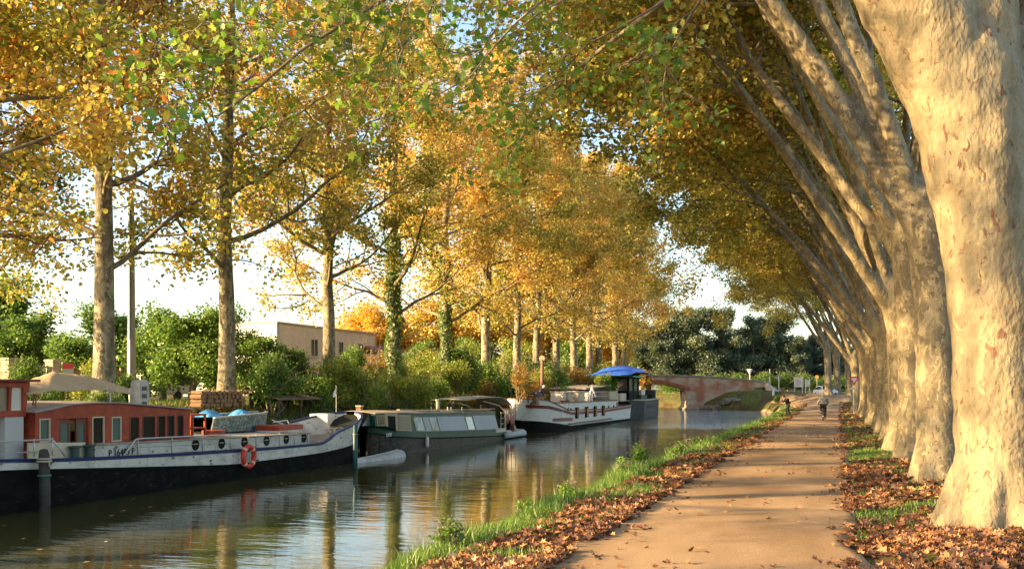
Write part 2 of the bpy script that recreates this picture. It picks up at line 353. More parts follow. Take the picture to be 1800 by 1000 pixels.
def water():
    m = bpy.data.materials.new('canal water'); m.use_nodes = True; N = m.node_tree.nodes; L = m.node_tree.links; b = N['Principled BSDF']
    b.inputs['Base Color'].default_value = (.065, .062, .018, 1); b.inputs['Roughness'].default_value = .03; b.inputs['IOR'].default_value = 1.33
    b.inputs['Specular IOR Level'].default_value = .75
    tc = N.new('ShaderNodeTexCoord')
    def nz(s, rot, st, d=3):
        mp = N.new('ShaderNodeMapping'); mp.inputs['Rotation'].default_value = (0, 0, rot); mp.inputs['Scale'].default_value = st; L.new(tc.outputs['Object'], mp.inputs[0])
        t = N.new('ShaderNodeTexNoise'); t.inputs['Scale'].default_value = s; t.inputs['Detail'].default_value = d; L.new(mp.outputs[0], t.inputs['Vector']); return t.outputs[0]
    a1 = nz(1.0, -TH, (1.0, 3.2, 1), 4); a2 = nz(.35, -TH+.3, (1, 2.2, 1), 3)
    ml = N.new('ShaderNodeMath'); ml.operation = 'MULTIPLY_ADD'; L.new(a2, ml.inputs[0]); ml.inputs[1].default_value = 1.2; L.new(a1, ml.inputs[2])
    # breeze-roughened patches: large-scale mask, stronger further up the canal
    pm = nz(.045, .2, (1, 1, 1), 3); sx = N.new('ShaderNodeSeparateXYZ'); L.new(tc.outputs['Object'], sx.inputs[0])
    mr = N.new('ShaderNodeMapRange'); L.new(sx.outputs['Y'], mr.inputs[0]); mr.inputs['From Min'].default_value = 70; mr.inputs['From Max'].default_value = 98
    mr.inputs['To Min'].default_value = .27; mr.inputs['To Max'].default_value = 11.0
    mm = N.new('ShaderNodeMapRange'); L.new(pm, mm.inputs[0]); mm.inputs['From Min'].default_value = .4; mm.inputs['From Max'].default_value = .65; mm.inputs['To Min'].default_value = .55; mm.inputs['To Max'].default_value = 1.3
    mu = N.new('ShaderNodeMath'); mu.operation = 'MULTIPLY'; L.new(mr.outputs[0], mu.inputs[0]); L.new(mm.outputs[0], mu.inputs[1])
    mu2 = N.new('ShaderNodeMath'); mu2.operation = 'MULTIPLY'; L.new(mu.outputs[0], mu2.inputs[0]); L.new(ml.outputs[0], mu2.inputs[1])
    bp = N.new('ShaderNodeBump'); bp.inputs['Strength'].default_value = 1.0; bp.inputs['Distance'].default_value = .035
    L.new(mu2.outputs[0], bp.inputs['Height']); L.new(bp.outputs[0], b.inputs['Normal'])
    V = [(-700, -40, WZ), (2, -40, WZ), (2, 420, WZ), (-700, 420, WZ)]
    o = np_mesh('water', V, [0, 1, 2, 3], [0], [4], m); tag(o, kind='structure')
water()
# ------------------------------------------------------------------ trees
def rvec(rng, s=1): return Vector((rng.gauss(0, s), rng.gauss(0, s), rng.gauss(0, s)))
def grow(T, A, rng, p, d, L, r, lvl, P):
    """one branch: wandering polyline; children from it; twig ends collect leaf anchors in A"""
    n = max(3, int(L/P['seg'][lvl])+1); pts = [p.copy()]; rs = [r]; dd = d.normalized(); st = L/n
    for i in range(n):
        dd = (dd+rvec(rng, P['wob'][lvl])+Vector((0, 0, P['grav'][lvl]))+P.get('lean', Vector((0, 0, 0)))*(.02 if lvl else 0)).normalized()
        pts.append(pts[-1]+dd*st); rs.append(r*(1-(i+1)/n*(1-P['tip'])))
    T[min(lvl, 3)].append((pts, rs))
    if lvl >= P['levels']:
        for i in range(1, n+1): A.append((pts[i], dd.copy()))
        return
    k = P['kids'][lvl]; k = max(2, int(k*(.8+.4*rng.random())))
    for j in range(k):
        t = P['t0'][lvl]+(1-P['t0'][lvl])*(j+rng.random())/k; x = t*n; i = min(int(x), n-1); q = pts[i].lerp(pts[i+1], x-i)
        ax = (pts[i+1]-pts[i]).normalized(); sd = ax.cross(rvec(rng)).normalized()
        a = rad(rng.uniform(*P['ang'][lvl])); nd = ax*math.cos(a)+sd*math.sin(a)
        nd.z = nd.z*P.get('flat', .75)
        grow(T, A, rng, q, nd, L*P['len'][lvl]*(1.1-.55*t)*rng.uniform(.75, 1.25), max(.012, rs[i]*P['rr'][lvl]), lvl+1, P)
    if lvl == P['levels']-1:
        for i in range(n//2, n+1): A.append((pts[i], dd.copy()))
PB = dict(levels=2, seg=[.9, .5, .4], wob=[.13, .2, .25], grav=[.02, -.0, -.05], tip=.25, kids=[8, 6], t0=[.2, .2], ang=[(28, 65), (25, 70)], len=[.48, .42], rr=[.55, .5])

def tubes_mesh(name, tubes, sides, m, parent):
    mb = MB()
    for pts, rs in tubes: mb.tube(pts, rs, sides, cap=False)
    V = np.array(mb.v); n = len(mb.f); loops = np.array(mb.f).ravel()
    return np_mesh(name, V, loops, np.arange(n)*4, np.full(n, 4), m, parent, smooth=True)
def crown_leaves(name, A, per, spread, size, m, parent, seed, shape=SIMPLE, tonefn=None, flat=.55, keep=None):
    rs = np.random.RandomState(seed); P = np.array([a[0][:] for a in A]); C = np.repeat(P, per, 0)+rs.normal(size=(len(P)*per, 3))*np.array([spread, spread, spread*.7])
    if keep is not None: C = C[keep(C)]
    n = len(C); nr = rs.normal(size=(n, 3))*flat+np.array([0, 0, 1.0])*np.where(rs.rand(n, 1) < .5, 1, .6)
    up = rs.normal(size=(n, 3)); up[:, 2] -= .5
    cl = np.repeat(rs.rand(len(P)), per)[:n] if keep is None else rs.rand(n)
    big = vnoise(C[:, 0]+C[:, 2]*.8, C[:, 1]+C[:, 2]*.5+seed*3, 2.6)-.5
    tone = np.clip(.5*rs.rand(n)+.42*cl+.04+.55*big+(tonefn(C) if tonefn else 0), 0, 1)
    tone = np.where(rs.rand(n) < .05, .9+.1*rs.rand(n), tone)
    return leaves(name, C, size*rs.uniform(.65, 1.25, n), nr, tone, m, parent, shape, rs, up=up)

M_bark_left = bark_mat('plane bark', (.36, .32, .22), (.19, .165, .11), (.09, .07, .045), 3.4, .3, .52)
M_bark_right = bark_mat('smooth plane bark', (.33, .27, .165), (.225, .185, .115), (.13, .085, .055), 3.6, .35, .53)
M_twig = mat('twig bark', (.16, .13, .085), .85, (.27, .22, .15), 3)
GOLD = leaf_mat('gold plane leaves', [(0, (.16, .24, .035)), (.3, (.38, .42, .07)), (.55, (.70, .58, .11)), (.8, (.80, .56, .13)), (.93, (.74, .36, .10)), (1, (.62, .16, .05))], .55)
MIXD = leaf_mat('olive gold plane leaves', [(0, (.09, .15, .025)), (.3, (.24, .28, .04)), (.55, (.54, .46, .08)), (.82, (.72, .56, .09)), (.95, (.66, .32, .06)), (1, (.54, .13, .03))], .55)
MIX2 = leaf_mat('green gold plane leaves', [(0, (.10, .17, .025)), (.3, (.28, .32, .04)), (.6, (.68, .58, .10)), (.85, (.82, .62, .11)), (1, (.72, .26, .06))], .62)
GREEN = leaf_mat('green plane leaves', [(0, (.06, .14, .02)), (.45, (.14, .25, .03)), (.8, (.32, .38, .05)), (.95, (.52, .44, .06)), (1, (.50, .17, .03))], .6)
ORNG = leaf_mat('orange plane leaves', [(0, (.34, .36, .06)), (.15, (.50, .44, .07)), (.4, (.76, .58, .13)), (.8, (.80, .52, .14)), (1, (.72, .32, .08))], .55)
GRN2 = leaf_mat('bright green plane leaves', [(0, (.08, .20, .02)), (.45, (.20, .36, .035)), (.7, (.42, .46, .06)), (.9, (.66, .50, .09)), (1, (.68, .22, .05))], .6)
TUBE_SIDES = (10, 6, 4, 3)

def thin(seed):
    rs = np.random.RandomState(seed+500)
    return lambda C: rs.rand(len(C)) < np.interp(np.hypot(C[:, 0], C[:, 1]), [.6, 2.6], [.2, 1])* np.interp(C[:, 2], [3, 6.5, 9.5, 13], [.5, .75, .9, 1])*np.interp(vnoise(C[:, 0]*1.3+C[:, 2], C[:, 1]*1.3+C[:, 2]*.7+seed, 1.5), [.3, .55], [.12, 1.1])
def left_tree_proto(seed, H=23, fork=False, matl=GOLD, r0=.38, bare=4.4):
    rng = random.Random(seed); T = [[], [], [], []]; A = []
    root = thing('plane_tree', 'tmp', 'tree')
    n = 14; pts = []; rs = []
    off = Vector((0, 0, 0)); dr = Vector((rng.uniform(-.02, .02), rng.uniform(-.02, .02), 1))
    for i in range(n+1):
        z = H*.92*i/n; t = i/n
        off += Vector((rng.gauss(0, .07), rng.gauss(0, .07), 0))*(1 if i > 3 else .3)
        pts.append(Vector((off.x, off.y, z-.3 if i == 0 else z))); rs.append(r0*(1.0-.72*t**.9)+(.22 if i == 0 else 0))
    pts.insert(1, Vector((pts[0].x*.5, pts[0].y*.5, .5))); rs.insert(1, r0*1.08)
    trunk = [(pts, rs)]
    axes = [(pts, rs)]
    if fork:
        p = pts[6]; d = Vector((rng.uniform(-.5, .5), rng.choice((-1, 1))*.45, 1)).normalized(); q = [p.copy()]; qr = [rs[6]*.75]
        for i in range(10):
            d = (d+Vector((0, 0, .05))+rvec(rng, .06)).normalized(); q.append(q[-1]+d*1.3); qr.append(rs[6]*.75*(1-.07*(i+1)))
        trunk.append((q, qr)); axes.append((q, qr))
    for ai, (ap, ar) in enumerate(axes):
        top = ap[-1].z; k = 21 if ai == 0 else 9; a0 = rng.random()*6.28
        for j in range(k):
            z = (bare+(top-bare)*((j+rng.random()*.7)/k)**.9) if ai == 0 else ap[2].z+(top-ap[2].z)*(j+.5)/k
            i = max(1, min(len(ap)-2, next((q for q in range(len(ap)-1) if ap[q+1].z > z), len(ap)-2)))
            f = (z-ap[i].z)/max(.01, ap[i+1].z-ap[i].z); p = ap[i].lerp(ap[i+1], max(0, min(1, f)))
            a0 += 2.4+rng.uniform(-.4, .4); frac = (z-bare)/(H-bare)
            L = (7.8-3.9*frac)*rng.uniform(.8, 1.15); up = rng.uniform(.1, .7)+.5*frac
            Q = dict(PB); Q['kids'] = [9, 5]
            grow(T, A, rng, p, Vector((math.cos(a0), math.sin(a0), up)), L, ar[i]*rng.uniform(.28, .45), 0, Q)
    tm = MB()
    for p_, r_ in trunk: tm.tube(p_, r_, 14, cap=False)
    nn = len(tm.f)
    np_mesh('trunk', np.array(tm.v), np.array(tm.f).ravel(), np.arange(nn)*4, np.full(nn, 4), M_bark_left, root, smooth=True)
    br = tubes_all('branches', T, root)
    crown_leaves('crown', A, 15, .33, .165, matl, root, seed, flat=.9, keep=thin(seed), tonefn=lambda C: (C[:, 2]/23-.55)*.25)
    return root
def tubes_all(name, T, root, m=None):
    mb = MB()
    for lv in range(4):
        for p_, r_ in T[lv]: mb.tube(p_, r_, (7, 4, 3, 3)[lv], cap=False)
    nn = len(mb.f)
    return np_mesh(name, np.array(mb.v), np.array(mb.f).ravel(), np.arange(nn)*4, np.full(nn, 4), m or M_twig, root, smooth=True)

ORD = ['first', 'second', 'third', 'fourth', 'fifth', 'sixth', 'seventh', 'eighth', 'ninth', 'tenth', 'eleventh', 'twelfth', 'thirteenth', 'fourteenth', 'fifteenth', 'sixteenth']
protoL = [left_tree_proto(11, 24, True), left_tree_proto(23, 23), left_tree_proto(37, 24, True, MIXD), left_tree_proto(41, 22, False, ORNG)]
usedp = set()
def place(proto, loc, rz, sc, label, group):
    o = proto if proto.name not in usedp else copy_tree(proto)
    usedp.add(proto.name)
    o.location = loc; o.rotation_euler = (0, 0, rz); o.scale = (sc, sc, sc); o['label'] = label
    if group: o['group'] = group
    elif 'group' in o: del o['group']
    return o
XL = -25.0
us = [172, 408, 578, 693, 783, 857, 913, 942, 973]
ys = [yonX(u, XL) for u in us]
ys = [ys[0]-8.3]+ys; OFF = [14, 5.5, -10, -19]
while ys[-1] < 118: ys.append(ys[-1]+6.5)
seq = [1, 0, 1, 2, 1, 3, 0, 1, 3, 2, 3, 1, 3, 0, 3, 1]
rng0 = random.Random(5); IVY = []
for i, y in enumerate(ys):
    nm = ('plane tree out past the first one, its gold crown reaching in over the red cabin' if i == 0 else
          f'{ORD[i-1]} gold-leaved plane tree from the near end of the row on the far bank')
    if i in (4, 5): nm = f'{ORD[i-1]} plane tree of the far bank row, its trunk wrapped in ivy'
    t = place(protoL[seq[i]], (XL+rng0.uniform(-.3, .3), y, 1.35), rng0.uniform(0, 6.28), (1.0+.012*max(0, i-4))*rng0.uniform(.95, 1.05), nm, 'plane trees in a row on the far bank')
    if i in (4, 5): IVY.append((i, t))

# ---- right-hand row: massive trunks forking into limbs that lean over the canal
XR = 1.95
def bumpy(pts, rs, seed):
    return [r*(1+.06*math.sin(i*1.7+seed)) for i, r in enumerate(rs)]
def skin_trunk(name, tubes, parent, vox=.06, m=None, sides=20, disp=.035):
    mb = MB()
    for p_, r_ in tubes: mb.tube(p_, r_, sides, cap=True)
    o = mb.build(name, m or M_bark_right, parent, smooth=True, world=False)
    md = o.modifiers.new('remesh', 'REMESH'); md.mode = 'VOXEL'; md.voxel_size = vox; md.use_smooth_shade = True
    sm = o.modifiers.new('smooth', 'SMOOTH'); sm.iterations = 6; sm.factor = .6
    if disp:
        tx = bpy.data.textures.new('lumps', 'CLOUDS'); tx.noise_scale = .55; tx.noise_depth = 2
        dm = o.modifiers.new('lumps', 'DISPLACE'); dm.texture = tx; dm.strength = disp*2; dm.mid_level = .5; dm.texture_coords = 'LOCAL'
    return o
def flare(rng, r, n=7, spread=1.28):
    """buttress roots as short tubes running out of the trunk foot"""
    out = []
    a0 = rng.random()*6
    for k in range(n):
        a = a0+k*2*PI/n+rng.uniform(-.3, .3); d = Vector((math.cos(a), math.sin(a), 0)); L = r*rng.uniform(.9, 1.15)*spread
        out.append(([d*r*.45+Vector((0, 0, 1.3)), d*r*.72+Vector((0, 0, .5)), d*L*.86+Vector((0, 0, .08)), d*L*1.1+Vector((0, 0, -.22))], [r*.42, r*.42, r*.30, r*.16]))
    return out
PR = dict(levels=3, seg=[1.1, .7, .5, .4], wob=[.08, .12, .18, .22], grav=[.01, -.0, -.02, -.06], tip=.25, kids=[9, 6, 5], t0=[.2, .2, .2], ang=[(25, 60), (25, 60), (25, 65)], len=[.5, .45, .42], rr=[.5, .5, .5], flat=.8)
def right_crown(root, rng, limbs, seed, matl, leafs=.155, per=6, shape=SIMPLE, keep=None, kids=8, Lb=7.5, spread=.3):
    """limbs: (pts, radii) already part of the trunk mesh; primaries spring from them, mostly towards the canal"""
    T = [[], [], [], []]; A = []
    for pts, rs in limbs:
        zs = [p.z for p in pts]; k = kids
        for j in range(k):
            t = .42+.58*(j+rng.random()*.8)/k; x = min(t, .999)*(len(pts)-1); i = int(x); p = pts[i].lerp(pts[i+1], x-i); ax = (pts[i+1]-pts[i]).normalized()
            side = Vector((rng.gauss(-.55, .75), rng.gauss(0, .8), rng.uniform(-.05, .35)))
            d = (side.normalized()*.9+ax*.45)
            Q = dict(PR); Q['levels'] = 2; Q['kids'] = [9, 5]
            grow(T, A, rng, p, d, Lb*rng.uniform(.6, 1.15)*(1.15-.5*t), rs[i]*rng.uniform(.28, .42), 0, dict(Q, seg=[.9, .5, .4], wob=[.12, .18, .22], grav=[-.005, -.02, -.06]))
    for q in range(6):   # long arching boughs reaching out low over the canal
        pts, rs = limbs[(0, 3 if len(limbs) < 5 else 4, 2, 1)[q % 4]]; x = rng.uniform(.45, .85)*(len(pts)-1); i = int(x); p = pts[i].lerp(pts[i+1], x-i)
        d = Vector((-1, rng.uniform(-.75, .75), rng.uniform(.0, .3)))
        Q = dict(PR); Q['levels'] = 2; Q['kids'] = [10, 5]
        grow(T, A, rng, p, d, rng.uniform(6, 8.8), rs[i]*.33, 0, dict(Q, len=[.36, .45, .42], seg=[.9, .5, .4], wob=[.10, .18, .22], grav=[-.035, -.05, -.08], t0=[.3, .2, .2]))
    tubes_all('branches', T, root)
    crown_leaves('crown', A, per, spread, leafs, matl, root, seed, shape=shape, flat=.7, keep=keep, tonefn=lambda C: .07+0*C[:, 0])
def limb(rng, p0, d, L, r0, r1, curve=Vector((0, 0, 0)), wob=.05, n=9):
    pts = [p0.copy()]; dd = d.normalized()
    for i in range(n): dd = (dd+curve/n+rvec(rng, wob)).normalized(); pts.append(pts[-1]+dd*L/n)
    rs = [r0+(r1-r0)*((i/n)**.8)*(1+.05*math.sin(i*2.1+r0*50)) for i in range(n+1)]
    return pts, rs
def right_tree_proto(seed, matl, r=.5, fz=4.5, nl=4, lean=1.0):
    rng = random.Random(seed); root = thing('plane_tree', 'tmp', 'tree')
    tp = [Vector((0, 0, -.3)), Vector((0, 0, .6)), Vector((-.03, 0, fz*.35)), Vector((-.08, .03, fz*.7)), Vector((-.2, 0, fz)), Vector((-.35, 0, fz+.8))]
    tr_ = [r*1.3, r*1.02, r*.93, r*.9, r*.98, r*.7]
    limbs = []; f = tp[-1]
    for k in range(nl):
        a = [PI, PI*.86, PI*1.18, PI*.1, PI*1.03, PI*.95][k]+rng.uniform(-.25, .25); tilt = rad([29, 18, 23, 11, 35, 12][k]+rng.uniform(-4, 5))*lean
        d = Vector((math.cos(a)*math.sin(tilt), math.sin(a)*math.sin(tilt), math.cos(tilt)))
        limbs.append(limb(rng, f+Vector((0, 0, -.5-.15*k))+d*.2, d, rng.uniform(13, 18), r*rng.uniform(.42, .54), .08, Vector((-.1, 0, .22)), .05))
    # a burl
    bz = rng.uniform(2.5, 4); ba = PI+rng.uniform(-.8, .8); bp = Vector((math.cos(ba)*r*.8, math.sin(ba)*r*.8, bz))
    burl = ([bp+Vector((0, 0, -.3)), bp, bp+Vector((0, 0, .35))], [r*.25, r*.38, r*.22])
    skin_trunk('trunk', [(tp, tr_)]+limbs+flare(rng, r)+[burl], root, .07)
    right_crown(root, rng, limbs, seed, matl)
    return root
protoR = [right_tree_proto(101, MIX2, .47, 6.0, 5), right_tree_proto(133, MIXD, .46, 5.3, 5), right_tree_proto(157, MIX2, .45, 4.6, 5), ]

# the nearest tree, shaped after its own outline in the photograph
def near_tree():
    d = 14.4; S = d/F_PX
    base = at(1752, d, z=.08)
    root = thing('plane_tree', 'huge smooth pale plane tree at the right edge, nearest to the path', 'tree', base, 'plane trees in a row beside the path')
    Rv = Vector((CT, ST, 0))
    def P(u, v, fwd=0): return Rv*((u-1752)*S)+Vector((0, 0, (HORV-v)*S+EYE-.08))+Vector((-ST, CT, 0))*fwd
    prof = [(1757, 960, 104), (1756, 915, 92), (1754, 860, 82), (1757, 800, 79), (1752, 700, 77), (1746, 600, 76), (1738, 500, 77), (1731, 420, 79), (1722, 350, 84), (1712, 280, 90), (1702, 200, 94), (1690, 130, 92), (1686, 70, 74), (1682, 20, 40)]
    tr_ = ([P(u+3, v) for u, v, r in prof], [r*S*.96 for u, v, r in prof])
    l1 = [(1700, 240, 78), (1672, 150, 82), (1638, 70, 84), (1600, 0, 84), (1560, -90, 78), (1525, -200, 70), (1480, -330, 60), (1430, -480, 50), (1390, -640, 42), (1350, -820, 32), (1330, -1000, 22)]
    l2 = [(1715, 240, 72), (1712, 130, 78), (1716, 30, 76), (1728, -80, 66), (1742, -200, 58), (1750, -360, 50), (1745, -560, 40), (1735, -800, 28)]
    l3 = [(1735, 260, 60), (1790, 150, 52), (1850, 20, 46), (1900, -140, 40), (1930, -330, 32), (1945, -560, 24)]
    LB = []
    for k, l in enumerate((l1, l2, l3)):
        fwd = [0, .5, 1.2][k]; n = len(l); LB.append(([P(u, v, fwd*i/n) for i, (u, v, r) in enumerate(l)], [r*S for u, v, r in l]))
    rng = random.Random(3)
    fl = []
    for a, L in ((PI+.1, 1.06), (PI*1.3, 1.02), (PI*1.55, 1.15), (PI*1.8, 1.05), (.2, 1.15), (PI*.4, 1.1), (PI*.75, 1.1)):
        dd = Vector((math.cos(a+TH), math.sin(a+TH), 0)); r = .66
        fl.append(([dd*r*.5+Vector((0, 0, 1.0)), dd*r*.78+Vector((0, 0, .4)), dd*L*r*1.0+Vector((0, 0, .05)), dd*L*r*1.25+Vector((0, 0, -.22))], [.26, .25, .2, .13]))
    knob = P(1790, 395, -.62); kn = ([knob+Vector((0, .1, -.1)), knob, knob+Vector((0, .1, .1))], [.05, .09, .05])
    sc1 = P(1738, 215, -.70); sc2 = P(1700, 560, -.60)
    scars = [([q+Vector((dx, 0, dz)), q+Vector((dx*.3, -.02, dz+.1)), q+Vector((-dx, 0, dz+.24))], [.05, .075, .05]) for q in (sc1,) for dx, dz in ((.18, 0), (.12, -.25), (-.05, -.12))]
    skin_trunk('trunk', [tr_]+LB+fl+[kn]+[], root, .04, M_bark_near, 32, .05)
    rng = random.Random(77)
    # long branch sweeping out over the canal, seen at the top of the picture
    extra = []
    for u0, v0, D0, dr, L in ((1545, -150, 0, (-1, .25, .0), 11.5), (1525, -200, 0, (-1, -.05, .02), 11), (1480, -330, 0, (-1, .5, -.05), 11), (1500, -280, 0, (-.8, .9, -.05), 10), (1450, -430, 0, (-1, .2, -.22), 11)):
        extra.append((P(u0, v0), Vector(dr), L))
    T = [[], [], [], []]; A = []
    for p, dr, L in extra:
        grow(T, A, rng, p, dr, L, .075, 0, dict(PR, levels=3, kids=[8, 5, 4], seg=[1.0, .6, .4, .3], wob=[.09, .15, .2, .25], grav=[-.012, -.03, -.05, -.08], len=[.38, .5, .5], t0=[.25, .2, .2]))
    tubes_all('branches', T, root)
    crown_leaves('crown', A, 2, .22, .145, GRN2, root, 9, shape=LOBED, flat=.7, tonefn=lambda C: -.05+0*C[:, 0])
    return root
M_bark_near = bark_mat('pale smooth plane bark', (.335, .27, .155), (.265, .215, .13), (.17, .09, .055), 2.3, .55, .60)
near_tree()
ds = [22.0, 27.8, 33.2, 38.6, 44, 50, 56, 62, 68.5, 75, 81, 87.5]
seqR = [1, 0, 2, 1, 2, 0, 2, 1, 0, 2, 1, 2]
rngR = random.Random(12)
for i, d in enumerate(ds):
    X = XR+.1-(.55 if i == len(ds)-1 else 0); Y = (d+X*ST)/CT
    lab = f'{ORD[i+1]} plane tree from the near end of the row right of the path'
    if i == len(ds)-1: lab = 'far brownish plane tree leaning left at the end of the row behind the yield sign'
    place(protoR[seqR[i]], (X+rngR.uniform(-.12, .12), Y, .08), rngR.uniform(-.45, .45), rngR.uniform(.9, 1.1), lab, 'plane trees in a row beside the path')
for k, (u, d, s) in enumerate(((1456, 122, .95), (1472, 132, 1.0), (1492, 126, .9))):
    p = at(u, d); p.z = float(ground_z(p.x, p.y))
    place(protoR[k % 3], p, .3*k, s, ['left one of the pale plane trees across the road behind the cyclist', 'middle plane tree across the road, thick trunk in dark ivy', 'right plane tree across the road, half hidden by the row'][k], 'plane trees across the road')
place(protoL[0], (-31.5, 28.0, 1.35), 2.0, .95, 'golden plane tree set back past the left edge, low crown filling the upper left corner', None)
place(protoL[2], (-33.0, 31.0, 1.35), 4.4, .8, 'smaller gold-green plane tree filling the left edge above the gate', None)
for y in OFF: place(protoL[1], (XL, y, 1.35), y, 1, 'unseen plane tree continuing the far bank row, added to cast shadows on the path', 'plane trees in a row on the far bank')  # trees out of view, added and spaced to throw shadow bands on the path
for i, t in IVY:  # ivy sheath on the lower trunk
    rs = np.random.RandomState(i); n = 2600; z = rs.rand(n)**.8*9.5; a = rs.rand(n)*6.28; r = .36+.12*rs.rand(n)+.10*np.sin(z*2+a)
    C = np.stack([np.cos(a)*r, np.sin(a)*r, z+.2], 1); nr = np.stack([np.cos(a), np.sin(a), .3+0*a], 1)+rs.normal(size=(n, 3))*.4
    leaves('ivy', C, .15*rs.uniform(.6, 1.2, n), nr, rs.rand(n)*.6, GREEN, t, SIMPLE, rs)

# ------------------------------------------------------------------ shrubs and background trees
SH_G = leaf_mat('shrub leaves green', [(0, (.07, .15, .02)), (.5, (.15, .27, .035)), (1, (.30, .42, .07))], .5)
SH_Y = leaf_mat('shrub leaves yellow green', [(0, (.13, .20, .025)), (.5, (.28, .34, .04)), (1, (.52, .50, .07))], .5)
SH_O = leaf_mat('shrub leaves rusty', [(0, (.20, .20, .04)), (.5, (.48, .30, .06)), (1, (.62, .30, .07))], .5)
WOOD = leaf_mat('dark wood leaves', [(0, (.06, .095, .05)), (.6, (.12, .165, .085)), (1, (.22, .25, .13))], .4)
FARG = leaf_mat('far gold leaves', [(0, (.50, .38, .05)), (.5, (.78, .52, .06)), (1, (.85, .44, .06))], .55)
def shrub_proto(name, seed, W, H, n, size, m, label='tmp', stems=7, cat='shrub', lobes=9):
    rng = random.Random(seed); rs = np.random.RandomState(seed); root = thing(name, label, cat)
    mb = MB(); A = []
    for k in range(stems):
        a = rng.random()*6.28; r = rng.uniform(.1, .5)*W*.5; p = Vector((math.cos(a)*r*.3, math.sin(a)*r*.3, -.1)); pts = [p]; top = Vector((math.cos(a)*r*1.6, math.sin(a)*r*1.6, H*rng.uniform(.6, .95)))
        for i in range(1, 6): pts.append(p.lerp(top, i/5)+rvec(rng, .05*H))
        mb.tube(pts, [.03*H*(1-.15*i)*.5+.006 for i in range(6)], 5, cap=False)
        for i in range(2, 6):
            for q in range(3):
                e = pts[i]+rvec(rng, .13*W)+Vector((0, 0, .05*H)); mb.tube([pts[i], pts[i].lerp(e, .5)+rvec(rng, .03), e], [.012, .009, .005], 3, cap=False)
    mb.build('stem', M_twig, root, smooth=True, world=False)
    C = []
    for k in range(lobes):
        a = rng.random()*6.28; r = W*.5*rng.uniform(.1, .72); z = H*rng.uniform(.25, .82); rr = W*rng.uniform(.16, .27)
        c = np.array([math.cos(a)*r, math.sin(a)*r, z]); u = rs.normal(size=(n//lobes, 3)); u /= np.linalg.norm(u, axis=1, keepdims=True)
        C.append(c+u*rr*(rs.rand(n//lobes, 1)**.33)*np.array([1, 1, H/W*.8+.3])+rs.normal(size=(n//lobes, 3))*.05*W)
    C = np.concatenate(C); C[:, 2] = np.abs(C[:, 2])+.02; nr = rs.normal(size=C.shape)*.7+np.array([0, 0, .8])
    leaves('crown', C, size*rs.uniform(.6, 1.3, len(C)), nr, np.clip(rs.rand(len(C))*.7+.3*vnoise(C[:, 0], C[:, 2], .5), 0, 1), m, root, SIMPLE, rs)
    return root
def forest_proto(name, seed, m, H=14, W=9, n=9000, size=.42):
    rng = random.Random(seed); rs = np.random.RandomState(seed); root = thing(name, 'tmp', 'tree'); mb = MB(); C = []
    tr = [Vector((0, 0, -.4))]
    for i in range(1, 9): tr.append(Vector((rng.gauss(0, .12), rng.gauss(0, .12), H*.85*i/8)))
    mb.tube(tr, [.34*(1-.1*i) for i in range(9)], 8, cap=False)
    for k in range(26):
        i = rng.randint(2, 7); a = rng.random()*6.28; L = W*.5*rng.uniform(.4, .95)*(1.15-i/11); e = tr[i]+Vector((math.cos(a)*L, math.sin(a)*L, rng.uniform(-.4, 2.2)))
        mid = tr[i].lerp(e, .5)+Vector((0, 0, .4)); mb.tube([tr[i], mid, e], [.12, .08, .03], 4, cap=False)
        for q in (mid, e):
            rr = W*rng.uniform(.10, .19); u = rs.normal(size=(n//52, 3)); u /= np.linalg.norm(u, axis=1, keepdims=True)
            C.append(np.array(q[:])+u*rr*(rs.rand(len(u), 1)**.4)*np.array([1, 1, .75])+rs.normal(size=u.shape)*.15)
    mb.build('trunk', M_twig, root, smooth=True, world=False)
    C = np.concatenate(C); nr = rs.normal(size=C.shape)*.7+np.array([0, 0, .8])
    leaves('crown', C, size*rs.uniform(.6, 1.3, len(C)), nr, rs.rand(len(C)), m, root, SIMPLE, rs)
    return root
def put(proto, loc, rz, sc, label, group=None, cat=None):
    o = proto if proto.name not in usedp else copy_tree(proto)
    usedp.add(proto.name); o.location = loc; o.rotation_euler = (0, 0, rz); o.scale = sc if isinstance(sc, tuple) else (sc, sc, sc); o['label'] = label
    if group: o['group'] = group
    return o
shG = [shrub_proto('shrub', 1, 3.2, 3.0, 5200, .12, SH_G), shrub_proto('shrub', 2, 3.4, 3.4, 5200, .13, SH_G)]
shY = [shrub_proto('shrub', 3, 3.2, 2.8, 5200, .12, SH_Y), shrub_proto('shrub', 4, 3.0, 3.2, 5200, .11, SH_Y)]
shO = [shrub_proto('shrub', 5, 3.0, 2.8, 4200, .10, SH_O)]
rg = random.Random(21)
BL = []   # (u at X, X, kind, scale, label)
def seg(y):
    if y < 39: return 'behind the long barge'
    if y < 58: return 'behind the green narrowboat'
    if y < 92: return 'behind the white barge'
    return 'near the dark barge'
y = 24.0
while y < 118:
    dense = y > 33.0
    if 32.5 < y < 40: y = 40
    xx = -23.3-rg.random()*1.3
    if y < 33: kind, sc = 'G', rg.uniform(.38, .55)
    elif y < 46: kind, sc = rg.choice('GGY'), rg.uniform(.6, .85)
    elif y < 60: kind, sc = rg.choice('YYOG'), rg.uniform(.6, .85)
    else: kind, sc = rg.choice('GYGYO'), rg.uniform(.85, 1.2)
    pr = {'G': shG, 'Y': shY, 'O': shO}[kind]; p = rg.choice(pr)
    col = {'G': 'green', 'Y': 'yellow-green', 'O': 'rusty orange'}[kind]
    z = float(ground_z(xx, y))-.05
    put(p, (xx, y, z), rg.random()*6.28, (sc, sc, sc*rg.uniform(.85, 1.15)), f'{col} shrub at the water edge of the far bank {seg(y)}', f'{col} shrubs at the water edge {seg(y)}')
    y += rg.uniform(1.3, 2.1) if dense else rg.uniform(1.8, 2.6)
y = 27.0
